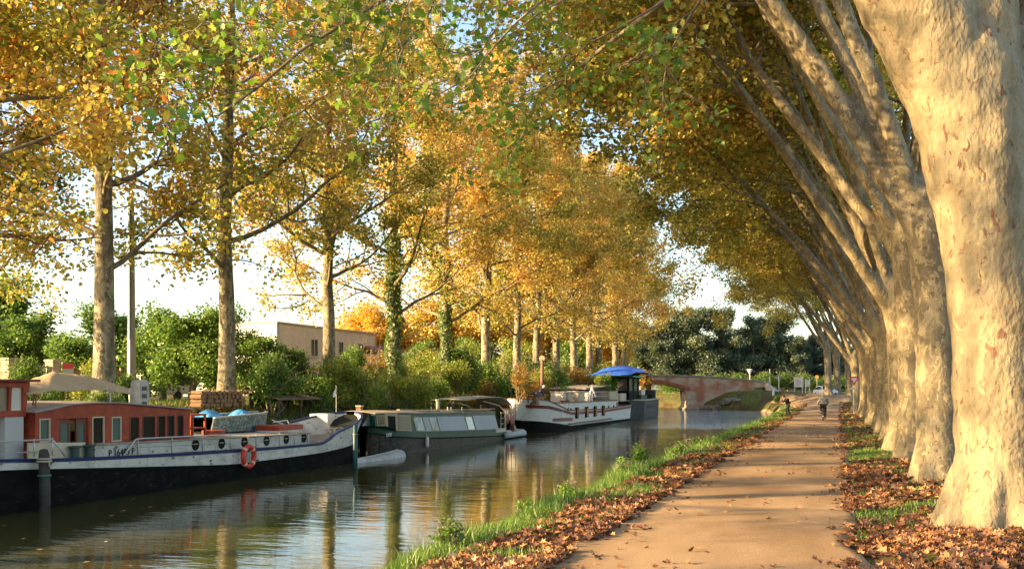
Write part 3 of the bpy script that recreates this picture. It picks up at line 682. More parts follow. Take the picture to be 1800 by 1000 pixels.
while y < 125:
    xx = -27.5-rg.random()*4
    kind = rg.choice('GGY') if y < 45 else rg.choice('GYYO'); sc = rg.uniform(.8, 1.25) if y > 62 else rg.uniform(.5, .72) if y > 34 else rg.uniform(.35, .5)
    p = rg.choice({'G': shG, 'Y': shY, 'O': shO}[kind]); col = {'G': 'green', 'Y': 'yellow-green', 'O': 'rusty orange'}[kind]
    if not (38 < y < 44): put(p, (xx, y, float(ground_z(xx, y))-.05), rg.random()*6.28, (sc, sc, sc*rg.uniform(.9, 1.3)), f'{col} bush behind the far plane trees {seg(y)}', f'{col} bushes behind the far plane trees {seg(y)}')
    y += rg.uniform(2.2, 3.6)
# taller bushes filling the left background
bushG = forest_proto('garden_tree', 61, SH_G, 7.5, 7, 12000, .20)
for i, (u, d, s, lab) in enumerate([(-10, 62, 1.05, 'dark green tree at the left edge above the gate'), (50, 60, .75, 'low green tree behind the gate, left of the rounded bush'), (120, 55, .62, 'bright green rounded bush behind the gate beside the first trunk'), (195, 66, .85, 'green tree between the first trunk and the utility pole'),
                                    (285, 56, .72, 'green tree just right of the utility pole'), (340, 50, .66, 'green tree rising behind the firewood'), (385, 56, .72, 'green tree left of the second far bank trunk'), (450, 50, .5, 'green bush in front of the sunlit pale end of the house'),
                                    (510, 52, .42, 'green bush in front of the beige house front'), (620, 66, .47, 'green bush below the house windows'), (560, 80, .38, 'dark bush at the foot of the house'), (740, 92, .7, 'green tree hiding the low tiled house'), (835, 100, .8, 'green bush beyond the white trunk'), (905, 104, .8, 'green bush behind the white barge bow'), (1010, 112, .9, 'green tree behind the white barge stern')]):
    p = at(u, d); put(bushG, (p.x, p.y, float(ground_z(p.x, p.y))-.1), i*1.3, (s, s, s*(.95 if i != 2 else .8)), lab, None)
gold = forest_proto('golden_tree', 71, FARG, 15, 11, 14000, .30)
for i, (u, d, s) in enumerate([(640, 118, .85), (700, 124, .8), (770, 120, .9), (840, 126, .95), (905, 124, .95), (965, 130, .95), (1020, 136, .9), (1075, 140, .85), (600, 140, .75)]):
    p = at(u, d); put(gold, (p.x, p.y, 1.2), i*1.9, s, 'golden autumn tree in the row beyond the far bank plane trees', 'golden trees in the background')
wood = forest_proto('woodland_tree', 81, WOOD, 14, 10, 24000, .24); wood2 = forest_proto('woodland_tree', 82, WOOD, 15, 9, 24000, .24)
rg = random.Random(9)
for i in range(34):
    u = 1010+i*17+rg.uniform(-8, 8); d = (176 if i % 2 else 198)+rg.uniform(-6, 6)
    p = at(u, d); put((wood, wood2)[i % 2], (p.x, p.y, .8), rg.random()*6.28, rg.uniform(.85, 1.1)*(1 if i < 22 else .8), 'dark green tree in the wood behind the bridge and road', 'dark trees of the wood behind the bridge')
for i in range(9):
    u = -60+i*62; d = 120+rg.uniform(-10, 20); p = at(u, d)
    put((wood, wood2)[i % 2], (p.x, p.y, 1.0), rg.random()*6.28, (.75, .75, .58), 'distant green tree low on the skyline at the left', 'distant trees on the left skyline')
for i in range(5):
    p = at(1530+i*60, 100+i*3); put(shG[0], (p.x+4, p.y, .4), i, 1.6, 'green bush in the undergrowth right of the plane tree row', 'bushes right of the plane tree row')

for i in range(20):
    d = 160 if i % 2 else 168; p = at(1170+i*19, d); p.z = float(ground_z(p.x, p.y))-.2
    put(shG[i % 2], p, i*1.1, (1.5, 1.5, .95), 'low dark bush at the foot of the wood behind the bridge and road', 'bushes at the foot of the wood')
# ------------------------------------------------------------------ bridge
def build_bridge():
    D = 143.5; S = D/F_PX; c = at(1218, D); Rv = Vector((CT, ST, 0)); Fv = Vector((-ST, CT, 0)); W = 5.0
    def Q(u, v, f=0): return at(u, D)+Fv*f+Vector((0, 0, EYE-(v-HORV)*S))
    root = thing('arch_bridge', 'old humpbacked red brick arch bridge with stone parapet over the canal', 'bridge', at(1200, D, z=-.7))
    brick = mat('weathered brick', (.38, .17, .11), .9, (.50, .40, .30), .55, .5, 6, lo=.40, hi=.56); pale = mat('pale stone', (.50, .42, .32), .9, (.36, .30, .23), 2, .4, 9)
    cop = mat('parapet stone', (.34, .29, .23), .9, (.22, .19, .15), 1.5, .5, 5)
    # arch: from u=1092 to 1212; springing at v=707, crown v=676
    uL, uR, vs_, vc = 1092.0, 1209.0, 689.0, 675.3
    us_ = np.linspace(uL, uR, 25); arch = []
    for u in us_:
        t = (u-(uL+uR)/2)/((uR-uL)/2); arch.append((u, vs_-(vs_-vc)*math.sqrt(max(0, 1-t*t*.985))**1.0))
    top = lambda u: float(np.interp(u, [1020, 1080, 1150, 1200, 1250, 1300, 1355], [669, 664.5, 662, 662, 664.5, 668, 674]))
    vb = 722.0
    for nm, f0, f1 in (('spandrel_wall', 0, .4), ('spandrel_wall', W-.4, W)):
        mb = MB(); cols = [1020, 1045, 1070, uL]+list(us_[1:-1])+[uR, 1228, 1250, 1275, 1300, 1325, 1355]
        lowv = [vb, vb, vb, vb]+[a[1] for a in arch[1:-1]]+[vb]*7
        lowv[3] = arch[0][1]; k = 3+24
        for i in range(len(cols)-1):
            u0, u1 = cols[i], cols[i+1]; b0, b1 = lowv[i], lowv[i+1]
            if i < 3: b0 = b1 = vb
            if i >= len(cols)-7: b0 = b1 = vb
            mb.hexa([Q(u0, b0, f0), Q(u1, b1, f0), Q(u1, b1, f1), Q(u0, b0, f1)], [Q(u0, top(u0), f0), Q(u1, top(u1), f0), Q(u1, top(u1), f1), Q(u0, top(u0), f1)])
        mb.build(nm, brick, root)
    # arch ring, slightly proud
    ring = mat('red brick ring', (.40, .14, .08), .9, (.30, .11, .07), 3, .4, 12)
    for f0, f1 in ((-.06, .3),):
        mb = MB(); cx = (uL+uR)/2
        for i in range(len(arch)-1):
            a, b = arch[i], arch[i+1]
            def out(p): 
                dx, dy = p[0]-cx, p[1]-vs_-6; l = math.hypot(dx, dy); return (p[0]+dx/l*8, p[1]+dy/l*8)
            ao, bo = out(a), out(b)
            mb.hexa([Q(*a, f0), Q(*b, f0), Q(*b, f1), Q(*a, f1)], [Q(*ao, f0), Q(*bo, f0), Q(*bo, f1), Q(*ao, f1)])
        mb.build('arch_ring', ring, root)
    mb = MB()
    for i in range(len(arch)-1):
        a, b = arch[i], arch[i+1]; mb.hexa([Q(*a, .3), Q(*b, .3), Q(*b, W-.3), Q(*a, W-.3)], [Q(a[0], a[1]-3, .3), Q(b[0], b[1]-3, .3), Q(b[0], b[1]-3, W-.3), Q(a[0], a[1]-3, W-.3)])
    mb.build('vault', pale, root)
    mb = MB(); mb.hexa([Q(1207, 726, -.25), Q(1226, 726, -.25), Q(1226, 726, W+.25), Q(1207, 726, W+.25)], [Q(1208.5, 688.5, -.12), Q(1223, 688.5, -.12), Q(1223, 688.5, W), Q(1208.5, 688.5, W)])
    mb.hexa([Q(1204, 726, -.6), Q(1230, 726, -.6), Q(1230, 726, W+.3), Q(1204, 726, W+.3)], [Q(1204, 716.5, -.6), Q(1230, 716.5, -.6), Q(1230, 716.5, W+.3), Q(1204, 716.5, W+.3)])
    mb.build('pier', pale, root)
    for f0 in (-.08, W-.37):
        mb = MB(); ul = np.linspace(1020, 1352, 84)
        rr = random.Random(4)
        for i in range(len(ul)-1):
            u0, u1 = ul[i], ul[i+1]-.12; h = 3.4+rr.uniform(-.35, .35)
            mb.hexa([Q(u0, top(u0)+.3, f0), Q(u1, top(u1)+.3, f0), Q(u1, top(u1)+.3, f0+.45), Q(u0, top(u0)+.3, f0+.45)], [Q(u0, top(u0)-h, f0), Q(u1, top(u1)-h, f0), Q(u1, top(u1)-h, f0+.45), Q(u0, top(u0)-h, f0+.45)])
        mb.build('parapet', cop, root, bevel=.03)
    mb = MB()
    for i in range(11):
        u0 = 1020+i*30.4; u1 = u0+30.4
        mb.hexa([Q(u0, top(u0)+9, .41), Q(u1, top(u1)+9, .41), Q(u1, top(u1)+9, W-.41), Q(u0, top(u0)+9, W-.41)], [Q(u0, top(u0)+6, .41), Q(u1, top(u1)+6, .41), Q(u1, top(u1)+6, W-.41), Q(u0, top(u0)+6, W-.41)])
    mb.build('deck', cop, root)
    # splayed wing wall end running down toward the viewer
    mb = MB(); a0, a1 = Q(1343, 673, -.05), Q(1357, 695, -5.2); e = Rv*.55
    mb.hexa([Vector((a0.x, a0.y, .2)), Vector((a1.x, a1.y, .0)), Vector((a1.x, a1.y, .0))+e, Vector((a0.x, a0.y, .2))+e], [a0, a1, a1+e, a0+e])
    mb.build('wing_wall', pale, root, bevel=.04)
    # boulders at the waterline
    st = mat('grey boulder', (.20, .18, .15), .9, (.12, .11, .10), 2, .5, 8); rr = random.Random(8); rs = np.random.RandomState(3)
    for i, (u, d, s) in enumerate([(1243, 141, .8), (1252, 140.5, .6), (1262, 139.5, .75), (1271, 139, .55), (1281, 138, .9), (1290, 137.5, .6), (1236, 141.5, .6), (1298, 136, .5)]):
        bm = bmesh.new(); bmesh.ops.create_icosphere(bm, subdivisions=2, radius=s)
        for v in bm.verts: v.co *= 1+rs.uniform(-.16, .16); v.co.z *= .62
        me = bpy.data.meshes.new('boulder'); bm.to_mesh(me); bm.free(); me.materials.append(st); o = bpy.data.objects.new('boulder', me); COL.objects.link(o)
        p = at(u, d); o.location = (p.x, p.y, max(-.65, float(ground_z(p.x, p.y)))+s*.15); o.rotation_euler = (0, 0, i)
        tag(o, 'grey boulder at the waterline right of the bridge pier', 'boulder', 'boulders at the foot of the bridge')
build_bridge()

# ------------------------------------------------------------------ house, gate, wood pile and other things on the far bank
def build_house():
    X = -49.0; Ya, Yb = yonX(487, X), yonX(660, X); zt = 8.1; zb = 1.0
    root = thing('house', 'beige flat-roofed house with small windows behind the far bank trees', 'house', (X, Ya, zb))
    wall = mat('beige render', (.76, .64, .48), .9, (.68, .57, .43), 1.2, .1, 30); white = mat('sunlit pale render', (.80, .78, .72), .9, (.7, .68, .62), 2)
    MB().box(X-10, X, Ya, Yb, zb, zt).build('wall', wall, root)
    MB().box(X-10.0, X+.0, Ya-.06, Ya-.003, zb, zt).build('end_wall', white, root)  # end face coloured whiter than the front, direct sun put into the render colour
    MB().box(X-10.15, X+.12, Ya-.15, Yb+.1, zt, zt+.16).build('roof_edge', mat('pinkish coping', (.55, .42, .34), .8), root, bevel=.02)
    glass = mat('dark window', (.03, .035, .04), .1, spec=.8); fr = mat('cream frame', (.68, .60, .48), .7)
    for u, w, z0, z1 in ((599, .9, 5.6, 6.9), (634, 1.0, 5.5, 6.9), (552, 1.3, 5.3, 6.9), (545, 1.2, 2.2, 3.6), (620, 1.2, 2.2, 3.6)):
        y = yonX(u, X); f = MB()
        f.box(X+.002, X+.09, y-w/2-.12, y+w/2+.12, z0-.14, z0-.002); f.box(X+.002, X+.07, y-w/2-.12, y+w/2+.12, z1+.002, z1+.1); f.box(X+.002, X+.07, y-w/2-.12, y-w/2-.002, z0, z1); f.box(X+.002, X+.07, y+w/2+.002, y+w/2+.12, z0, z1); f.box(X+.02, X+.05, y-.03, y+.03, z0, z1)
        w_ = f.build('window', fr, root); MB().box(X+.004, X+.03, y-w/2, y+w/2, z0, z1).build('pane', glass, w_)
    MB().tube([(X+.08, Ya+.35, zb), (X+.08, Ya+.35, zt)], .05, 8).build('downpipe', fr, root)
    # low tiled house to its right
    Y0, Y1 = yonX(664, -47), yonX(757, -47); r2 = thing('tiled_house', 'small house with a brown tiled roof right of the beige house', 'house', (-47, Y0, zb))
    MB().box(-56, -47, Y0+.4, Y1-.4, zb, 5.9).build('wall', wall, r2)
    tile = mat('brown roof tiles', (.24, .13, .09), .9, (.36, .22, .15), 3, .3, 20)
    mb = MB(); n = 44
    for i in range(n):
        ya = Y0+(Y1-Y0)*i/n; yb = Y0+(Y1-Y0)*(i+.55)/n
        mb.hexa([(-46.4, ya, 5.7), (-46.4, yb, 5.7), (-51.5, yb, 7.5), (-51.5, ya, 7.5)], [(-46.4, ya, 5.86), (-46.4, yb, 5.86), (-51.5, yb, 7.66), (-51.5, ya, 7.66)])
    mb.hexa([(-46.45, Y0, 5.66), (-46.45, Y1, 5.66), (-51.5, Y1, 7.46), (-51.5, Y0, 7.46)], [(-46.45, Y0, 5.78), (-46.45, Y1, 5.78), (-51.5, Y1, 7.58), (-51.5, Y0, 7.58)])
    mb.hexa([(-51.5, Y0, 7.46), (-51.5, Y1, 7.46), (-57, Y1, 5.6), (-57, Y0, 5.6)], [(-51.5, Y0, 7.58), (-51.5, Y1, 7.58), (-57, Y1, 5.7), (-57, Y0, 5.7)])
    mb.build('roof', tile, r2)
build_house()
def build_far_bank_things():
    post = mat('sandstone gatepost', (.58, .46, .32), .9, (.48, .38, .27), 3, .3, 15); iron = mat('dark iron', (.07, .07, .07), .5, metal=.5)
    X = -33.0
    ya, yb = yonX(8, X), yonX(26, X); yc, yd = yonX(86, X), yonX(101, X)
    for (a, b), lab in (((ya, yb), 'left sandstone gatepost beside the grey railing gate'), ((yc, yd), 'right sandstone gatepost beside the red notice')):
        r = thing('gatepost', lab, 'gatepost', (X, (a+b)/2, 1.35)); MB().box(X-.22, X+.22, a, b, 1.3, 3.25).build('shaft', post, r, bevel=.02); MB().box(X-.26, X+.26, a-.04, b+.04, 3.252, 3.36).build('cap', post, r, bevel=.03)
    g = thing('railing_gate', 'grey metal railing gate between two sandstone gateposts', 'gate', (X, (yb+yc)/2, 1.4)); mb = MB(); n = 17
    for i in range(n+1):
        y = yb+.1+(yc-yb-.2)*i/n; mb.tube([(X, y, 1.5), (X, y, 3.02)], .018, 5)
    mb.build('bars', iron, g)
    mb = MB()
    for z in (1.5, 2.35, 3.02): mb.box(X-.025, X+.025, yb+.06, yc-.06, z-.03, z+.03)
    ym = (yb+yc)/2
    for y in (yb+.06, ym-.05, ym+.05, yc-.06): mb.box(X-.03, X+.03, y-.03, y+.03, 1.42, 3.08)
    mb.build('frame', mat('grey gate paint', (.30, .31, .30), .5), g)
    # wooden fence right of the gate
    yf0, yf1 = yonX(120, -33.5), yonX(215, -33.5); f = thing('board_fence', 'brown wooden board fence with ivy along its top', 'fence', (-33.5, yf0, 1.4)); mb = MB(); n = 28
    for i in range(n):
        y = yf0+(yf1-yf0)*i/n; mb.box(-33.52, -33.49, y, y+(yf1-yf0)/n-.012, 1.35, 2.95)
    mb.build('boards', mat('fence boards', (.25, .16, .09), .9, (.33, .23, .14), 4), f); mb = MB()
    for y in np.linspace(yf0, yf1, 5): mb.box(-33.65, -33.54, y-.05, y+.05, 1.3, 3.1)
    mb.build('posts', mat('fence post', (.3, .2, .12), .9), f)
    # notice
    y0, y1 = yonX(111, -32.6), yonX(129, -32.6); s = thing('notice_board', 'red and white notice on a pole beside the right gatepost', 'sign', (-32.6, (y0+y1)/2, 1.4))
    MB().box(-32.62, -32.59, y0, y1, 2.95, 3.2).build('red_panel', mat('red notice', (.75, .06, .09), .5), s); MB().box(-32.62, -32.59, y0, y1, 2.5, 2.948).build('white_panel', mat('pale notice', (.6, .68, .6), .6, (.4, .5, .42), 12), s)
    MB().tube([(-32.64, y1+.03, 1.35), (-32.64, y1+.03, 3.2)], .03, 6).build('pole', mat('grey pole', (.4, .4, .4), .5), s)
    # utility pole
    p = at(231, 46.5); p.z = 1.35; u = thing('utility_pole', 'tall square concrete utility pole with a blue-grey cable cover', 'pole', p)
    MB().hexa([(p.x-.16, p.y-.13, 1.2), (p.x+.16, p.y-.13, 1.2), (p.x+.16, p.y+.13, 1.2), (p.x-.16, p.y+.13, 1.2)], [(p.x-.09, p.y-.07, 11), (p.x+.09, p.y-.07, 11), (p.x+.09, p.y+.07, 11), (p.x-.09, p.y+.07, 11)]).build('shaft', mat('concrete pole', (.42, .37, .30), .9, (.36, .31, .25), 3), u)
    MB().hexa([(p.x-.02, p.y-.24, 4.3), (p.x+.09, p.y-.24, 4.3), (p.x+.09, p.y-.15, 4.3), (p.x-.02, p.y-.15, 4.3)], [(p.x-.06, p.y-.17, 10.5), (p.x+.02, p.y-.17, 10.5), (p.x+.02, p.y-.09, 10.5), (p.x-.06, p.y-.09, 10.5)]).build('cable_cover', mat('blue grey cover', (.14, .22, .34), .4), u)
    MB().hexa([(p.x-.01, p.y-.26, 1.3), (p.x+.10, p.y-.26, 1.3), (p.x+.10, p.y-.16, 1.3), (p.x-.01, p.y-.16, 1.3)], [(p.x-.02, p.y-.24, 4.29), (p.x+.09, p.y-.24, 4.29), (p.x+.09, p.y-.15, 4.29), (p.x-.02, p.y-.15, 4.29)]).build('lower_cable_cover', mat('white cover', (.7, .68, .64), .5), u)
    # round-topped service pillar
    q = at(246, 36.6); q.z = 1.25; s = thing('service_pillar', 'grey round-topped service pillar on the bank left of the firewood', 'service pillar', q); gm = mat('pillar grey', (.46, .46, .45), .7, (.34, .34, .33), 4, .2, 20)
    mb = MB(); n = 10; prof = [(-.26, .0), (-.26, .95)]+[(-.26*math.cos(PI*k/n), .95+.2*math.sin(PI*k/n)) for k in range(1, n)]+[(.26, .95), (.26, 0)]
    V = [(q.x+dx, q.y+a, q.z+b) for dx in (-.2, .2) for a, b in prof]; m = len(prof)
    mb.add(V, [tuple(range(m)), tuple(range(2*m-1, m-1, -1))]+[(i, (i+1) % m, m+(i+1) % m, m+i) for i in range(m)]); mb.build('body', gm, s)
    mb = MB()
    for k in range(3): mb.box(q.x+.2, q.x+.225, q.y-.14, q.y+.10, q.z+.22+.27*k, q.z+.36+.27*k)
    mb.build('sockets', mat('dark sockets', (.06, .06, .06), .5), s)
    # firewood
    lm = mat('cut log ends', (.34, .20, .10), .9, (.20, .12, .07), 9, .3, 30); rr = random.Random(6); X = -24.1; y0, y1 = yonX(342, X), yonX(424, X)
    cyl = None; z = 1.42; row = 0
    while z < 2.08:
        y = y0+.08+.09*(row % 2)
        while y < y1-.05-.1*row:
            r = rr.uniform(.075, .105)
            if cyl is None: cyl = MB().tube([(-.25, 0, 0), (.25, 0, 0)], 1.0, 9).build('firewood_log', lm); cyl.name = 'firewood_log'; o = cyl
            else: o = cyl.copy(); COL.objects.link(o)
            o.scale = (1, r, r); o.location = (X+rr.uniform(-.06, .06), y, z); o.rotation_euler = (rr.random()*6, 0, rr.uniform(-.05, .05))
            tag(o, 'cut log in the firewood stack on the far bank behind the small green boat', 'firewood log', 'stacked firewood logs'); y += r*2.03
        z += .165; row += 1
    # shed roof / covered clutter behind the barge bow
    a = at(505, 41); s = thing('lean_to_shed', 'low dark lean-to shed on the far bank behind the barge bow', 'shed', (a.x, a.y, 1.2)); dk = mat('dark shed boards', (.06, .05, .045), .9, (.10, .08, .06), 4)
    y0, y1 = yonX(478, -23.6), yonX(556, -23.6)
    mb = MB(); mb.panel([(-23.2, y0, 1.60), (-23.2, y1, 1.60), (-25.0, y1, 2.0), (-25.0, y0, 2.0)], .05); mb.build('roof', mat('rusty roof sheet', (.16, .12, .10), .8, (.26, .16, .11), 3), s)
    mb = MB(); mb.box(-24.9, -24.8, y0+.1, y1-.1, .9, 1.9)
    for y in (y0+.1, (y0+y1)/2, y1-.1): mb.box(-23.35, -23.27, y-.04, y+.04, .3, 1.57)
    mb.build('frame', dk, s)
    # garden wall patch / caravan seen between shrubs
    p0 = at(300, 52); c = thing('caravan', 'pale caravan half hidden by shrubs behind the firewood', 'caravan', (p0.x, p0.y, 1.4)); y0, y1 = yonX(290, -37), yonX(334, -37)
    mb = MB(); prof = [(0, .35), (0, 1.0), (.15, 1.6), (.5, 1.85), (1.6, 1.85), (2.0, 1.6), (2.1, 1.0), (2.1, .35)]
    V = [(-37-2.1+a, y, 1.4+b) for y in (y0, y1) for a, b in prof]; m = len(prof)
    mb.add(V, [tuple(range(m)), tuple(range(2*m-1, m-1, -1))]+[(i, (i+1) % m, m+(i+1) % m, m+i) for i in range(m)]); mb.build('body', mat('caravan white', (.66, .66, .62), .5), c, bevel=.05)
    MB().box(-36.99, -36.97, y0+.4, y1-.5, 2.35, 2.9).build('window', mat('caravan window', (.08, .10, .11), .2), c)
    MB().tube([(-37.1, (y0+y1)/2, 1.65), (-36.93, (y0+y1)/2, 1.65)], .3, 16).build('wheel', mat('tyre', (.03, .03, .03), .8), c)
build_far_bank_things()
# ------------------------------------------------------------------ boats
def peel(name, col, under, rust=(.16, .08, .05), thr=.60, scale=2.5, rough=.55):
    """worn paint with stains and flakes of their own shape"""
    m = bpy.data.materials.new(name); m.use_nodes = True; N = m.node_tree.nodes; L = m.node_tree.links; b = N['Principled BSDF']; b.inputs['Roughness'].default_value = rough; b.inputs['Specular IOR Level'].default_value = .25
    tc = N.new('ShaderNodeTexCoord')
    def nz(s, st=(1, 1, 1), d=5):
        mp = N.new('ShaderNodeMapping'); mp.inputs['Scale'].default_value = st; L.new(tc.outputs['Object'], mp.inputs[0]); t = N.new('ShaderNodeTexNoise'); t.inputs['Scale'].default_value = s; t.inputs['Detail'].default_value = d; L.new(mp.outputs[0], t.inputs['Vector']); return t.outputs[0]
    def rp(x, a, c):
        r = N.new('ShaderNodeMapRange'); r.inputs['From Min'].default_value = a; r.inputs['From Max'].default_value = c; L.new(x, r.inputs[0]); return r.outputs[0]
    def mx(f, a, c):
        x = N.new('ShaderNodeMix'); x.data_type = 'RGBA'; L.new(f, x.inputs[0])
        for i, w in ((6, a), (7, c)):
            if isinstance(w, tuple): x.inputs[i].default_value = (*w, 1)
            else: L.new(w, x.inputs[i])
        return x.outputs[2]
    c1 = mx(rp(nz(scale, (1, .8, 1.5)), thr-.15, thr+.12), col, under)
    c2 = mx(rp(nz(scale*2.2, (1, .6, 1.6)), thr+.03, thr+.05), c1, rust)
    c3 = mx(rp(nz(scale*1.5, (1, 3, .15)), thr-.02, thr+.16), c2, tuple(.5*x for x in col))
    L.new(c3, b.inputs['Base Color'])
    bp = N.new('ShaderNodeBump'); bp.inputs['Strength'].default_value = .25; bp.inputs['Distance'].default_value = .02; L.new(nz(scale*3), bp.inputs['Height']); L.new(bp.outputs[0], b.inputs['Normal'])
    return m
M_glass = mat('boat window glass', (.018, .02, .018), .12, spec=.2)
M_glassg = mat('greenish window glass', (.09, .14, .12), .12, spec=.3)
M_rope = mat('rope', (.42, .36, .26), .9)
M_white = peel('worn white paint', (.62, .60, .55), (.40, .38, .34))
M_flake = peel('flaking grey white paint', (.52, .50, .46), (.34, .32, .28), (.16, .12, .09), .60, 2.6)
M_blue = mat('blue rail paint', (.012, .03, .14), .5, (.012, .022, .08), 3, spec=.25)
M_tar = peel('tarred black hull', (.006, .006, .0065), (.014, .013, .013), (.03, .02, .015), .6, rough=.8)
M_tar.node_tree.nodes['Principled BSDF'].inputs['Specular IOR Level'].default_value = .08
M_red = mat('red cabin paint', (.38, .065, .028), .5, (.28, .045, .022), 4, spec=.25)
M_dkred = mat('dark red wood', (.17, .035, .025), .5, (.12, .03, .02), 4)
M_steel = mat('grey steel tube', (.55, .53, .50), .4, metal=.3)
M_deck = mat('weathered deck', (.36, .32, .26), .9, (.26, .23, .19), 2.5, .2, 20)
M_cream = mat('cream panel', (.60, .52, .38), .6, (.54, .46, .33), 3)
M_black = mat('matt black', (.012, .012, .012), .8, spec=.1)
M_canvas = mat('beige canvas', (.52, .38, .22), .85, (.45, .33, .19), 2, .15, 25)
M_wood = mat('brown wood', (.28, .16, .08), .7, (.20, .11, .06), 3)
M_terr = mat('terracotta', (.48, .20, .10), .8)

class Hull:
    """closed loop of stations; Y along the canal, near side has the larger X. cx(y), hb(y): centre line and half beam; bow(s) pinch"""
    def __init__(s, y0, y1, cx, hb, n=40, ends=(True, True), tum=0):
        s.ys = list(np.linspace(y0, y1, n)); s.cx = cx; s.hb = hb; s.tum = tum
    def ring(s, zf, inset=0, zref=None):
        near = []; far = []
        for y in s.ys:
            z = zf(y); h = max(.02, s.hb(y, z)-inset); near.append((s.cx(y)+h, y, z)); far.append((s.cx(y)-h, y, z))
        return near, far
    def strip(s, name, m, root, z0, z1, out=0.0, t=.07, both=True, smooth=True):
        """skin between z0(y) and z1(y)"""
        mb = MB()
        a_n, a_f = s.ring(z0, -out); b_n, b_f = s.ring(z1, -out); c_n, c_f = s.ring(z0, -out+t); d_n, d_f = s.ring(z1, -out+t)
        A = a_n+a_f[::-1]; B = b_n+b_f[::-1]; C = c_n+c_f[::-1]; D = d_n+d_f[::-1]; k = len(A)
        f = []
        for i in range(k):
            j = (i+1) % k
            f += [(i, j, k+j, k+i), (2*k+j, 2*k+i, 3*k+i, 3*k+j), (k+i, k+j, 3*k+j, 3*k+i), (j, i, 2*k+i, 2*k+j)]
        mb.add(A+B+C+D, f); o = mb.build(name, m, root, smooth=False)
        return o
    def deck(s, name, m, root, zf, inset=.05, y0=None, y1=None):
        mb = MB(); P = [(y) for y in s.ys if (y0 is None or y >= y0) and (y1 is None or y <= y1)]; V = []; f = []
        for y in P:
            h = max(.02, s.hb(y, zf(y))-inset); V += [(s.cx(y)-h, y, zf(y)), (s.cx(y)+h, y, zf(y))]
        f = [(2*i, 2*i+1, 2*i+3, 2*i+2) for i in range(len(P)-1)]
        return mb.add(V, f).build(name, m, root)
def itp(xs, ys): return lambda y: float(np.interp(y, xs, ys))
def text(s, name, body, size, loc, m, parent, rot=(rad(90), 0, rad(90)), ext=.004, align='LEFT'):
    c = bpy.data.curves.new(name, 'FONT'); c.body = body; c.size = size; c.extrude = ext; c.align_x = align; c.materials.append(m)
    tmp = bpy.data.objects.new(name, c); COL.objects.link(tmp); bpy.context.view_layer.update(); me = bpy.data.meshes.new_from_object(tmp.evaluated_get(bpy.context.evaluated_depsgraph_get())); bpy.data.objects.remove(tmp)
    if not me.materials: me.materials.append(m)
    o = bpy.data.objects.new(name, me); COL.objects.link(o); o.rotation_euler = rot; o.location = Vector(loc)-root_loc(parent); o.parent = parent; KIDS.setdefault(parent.name, []).append(o)
    return o

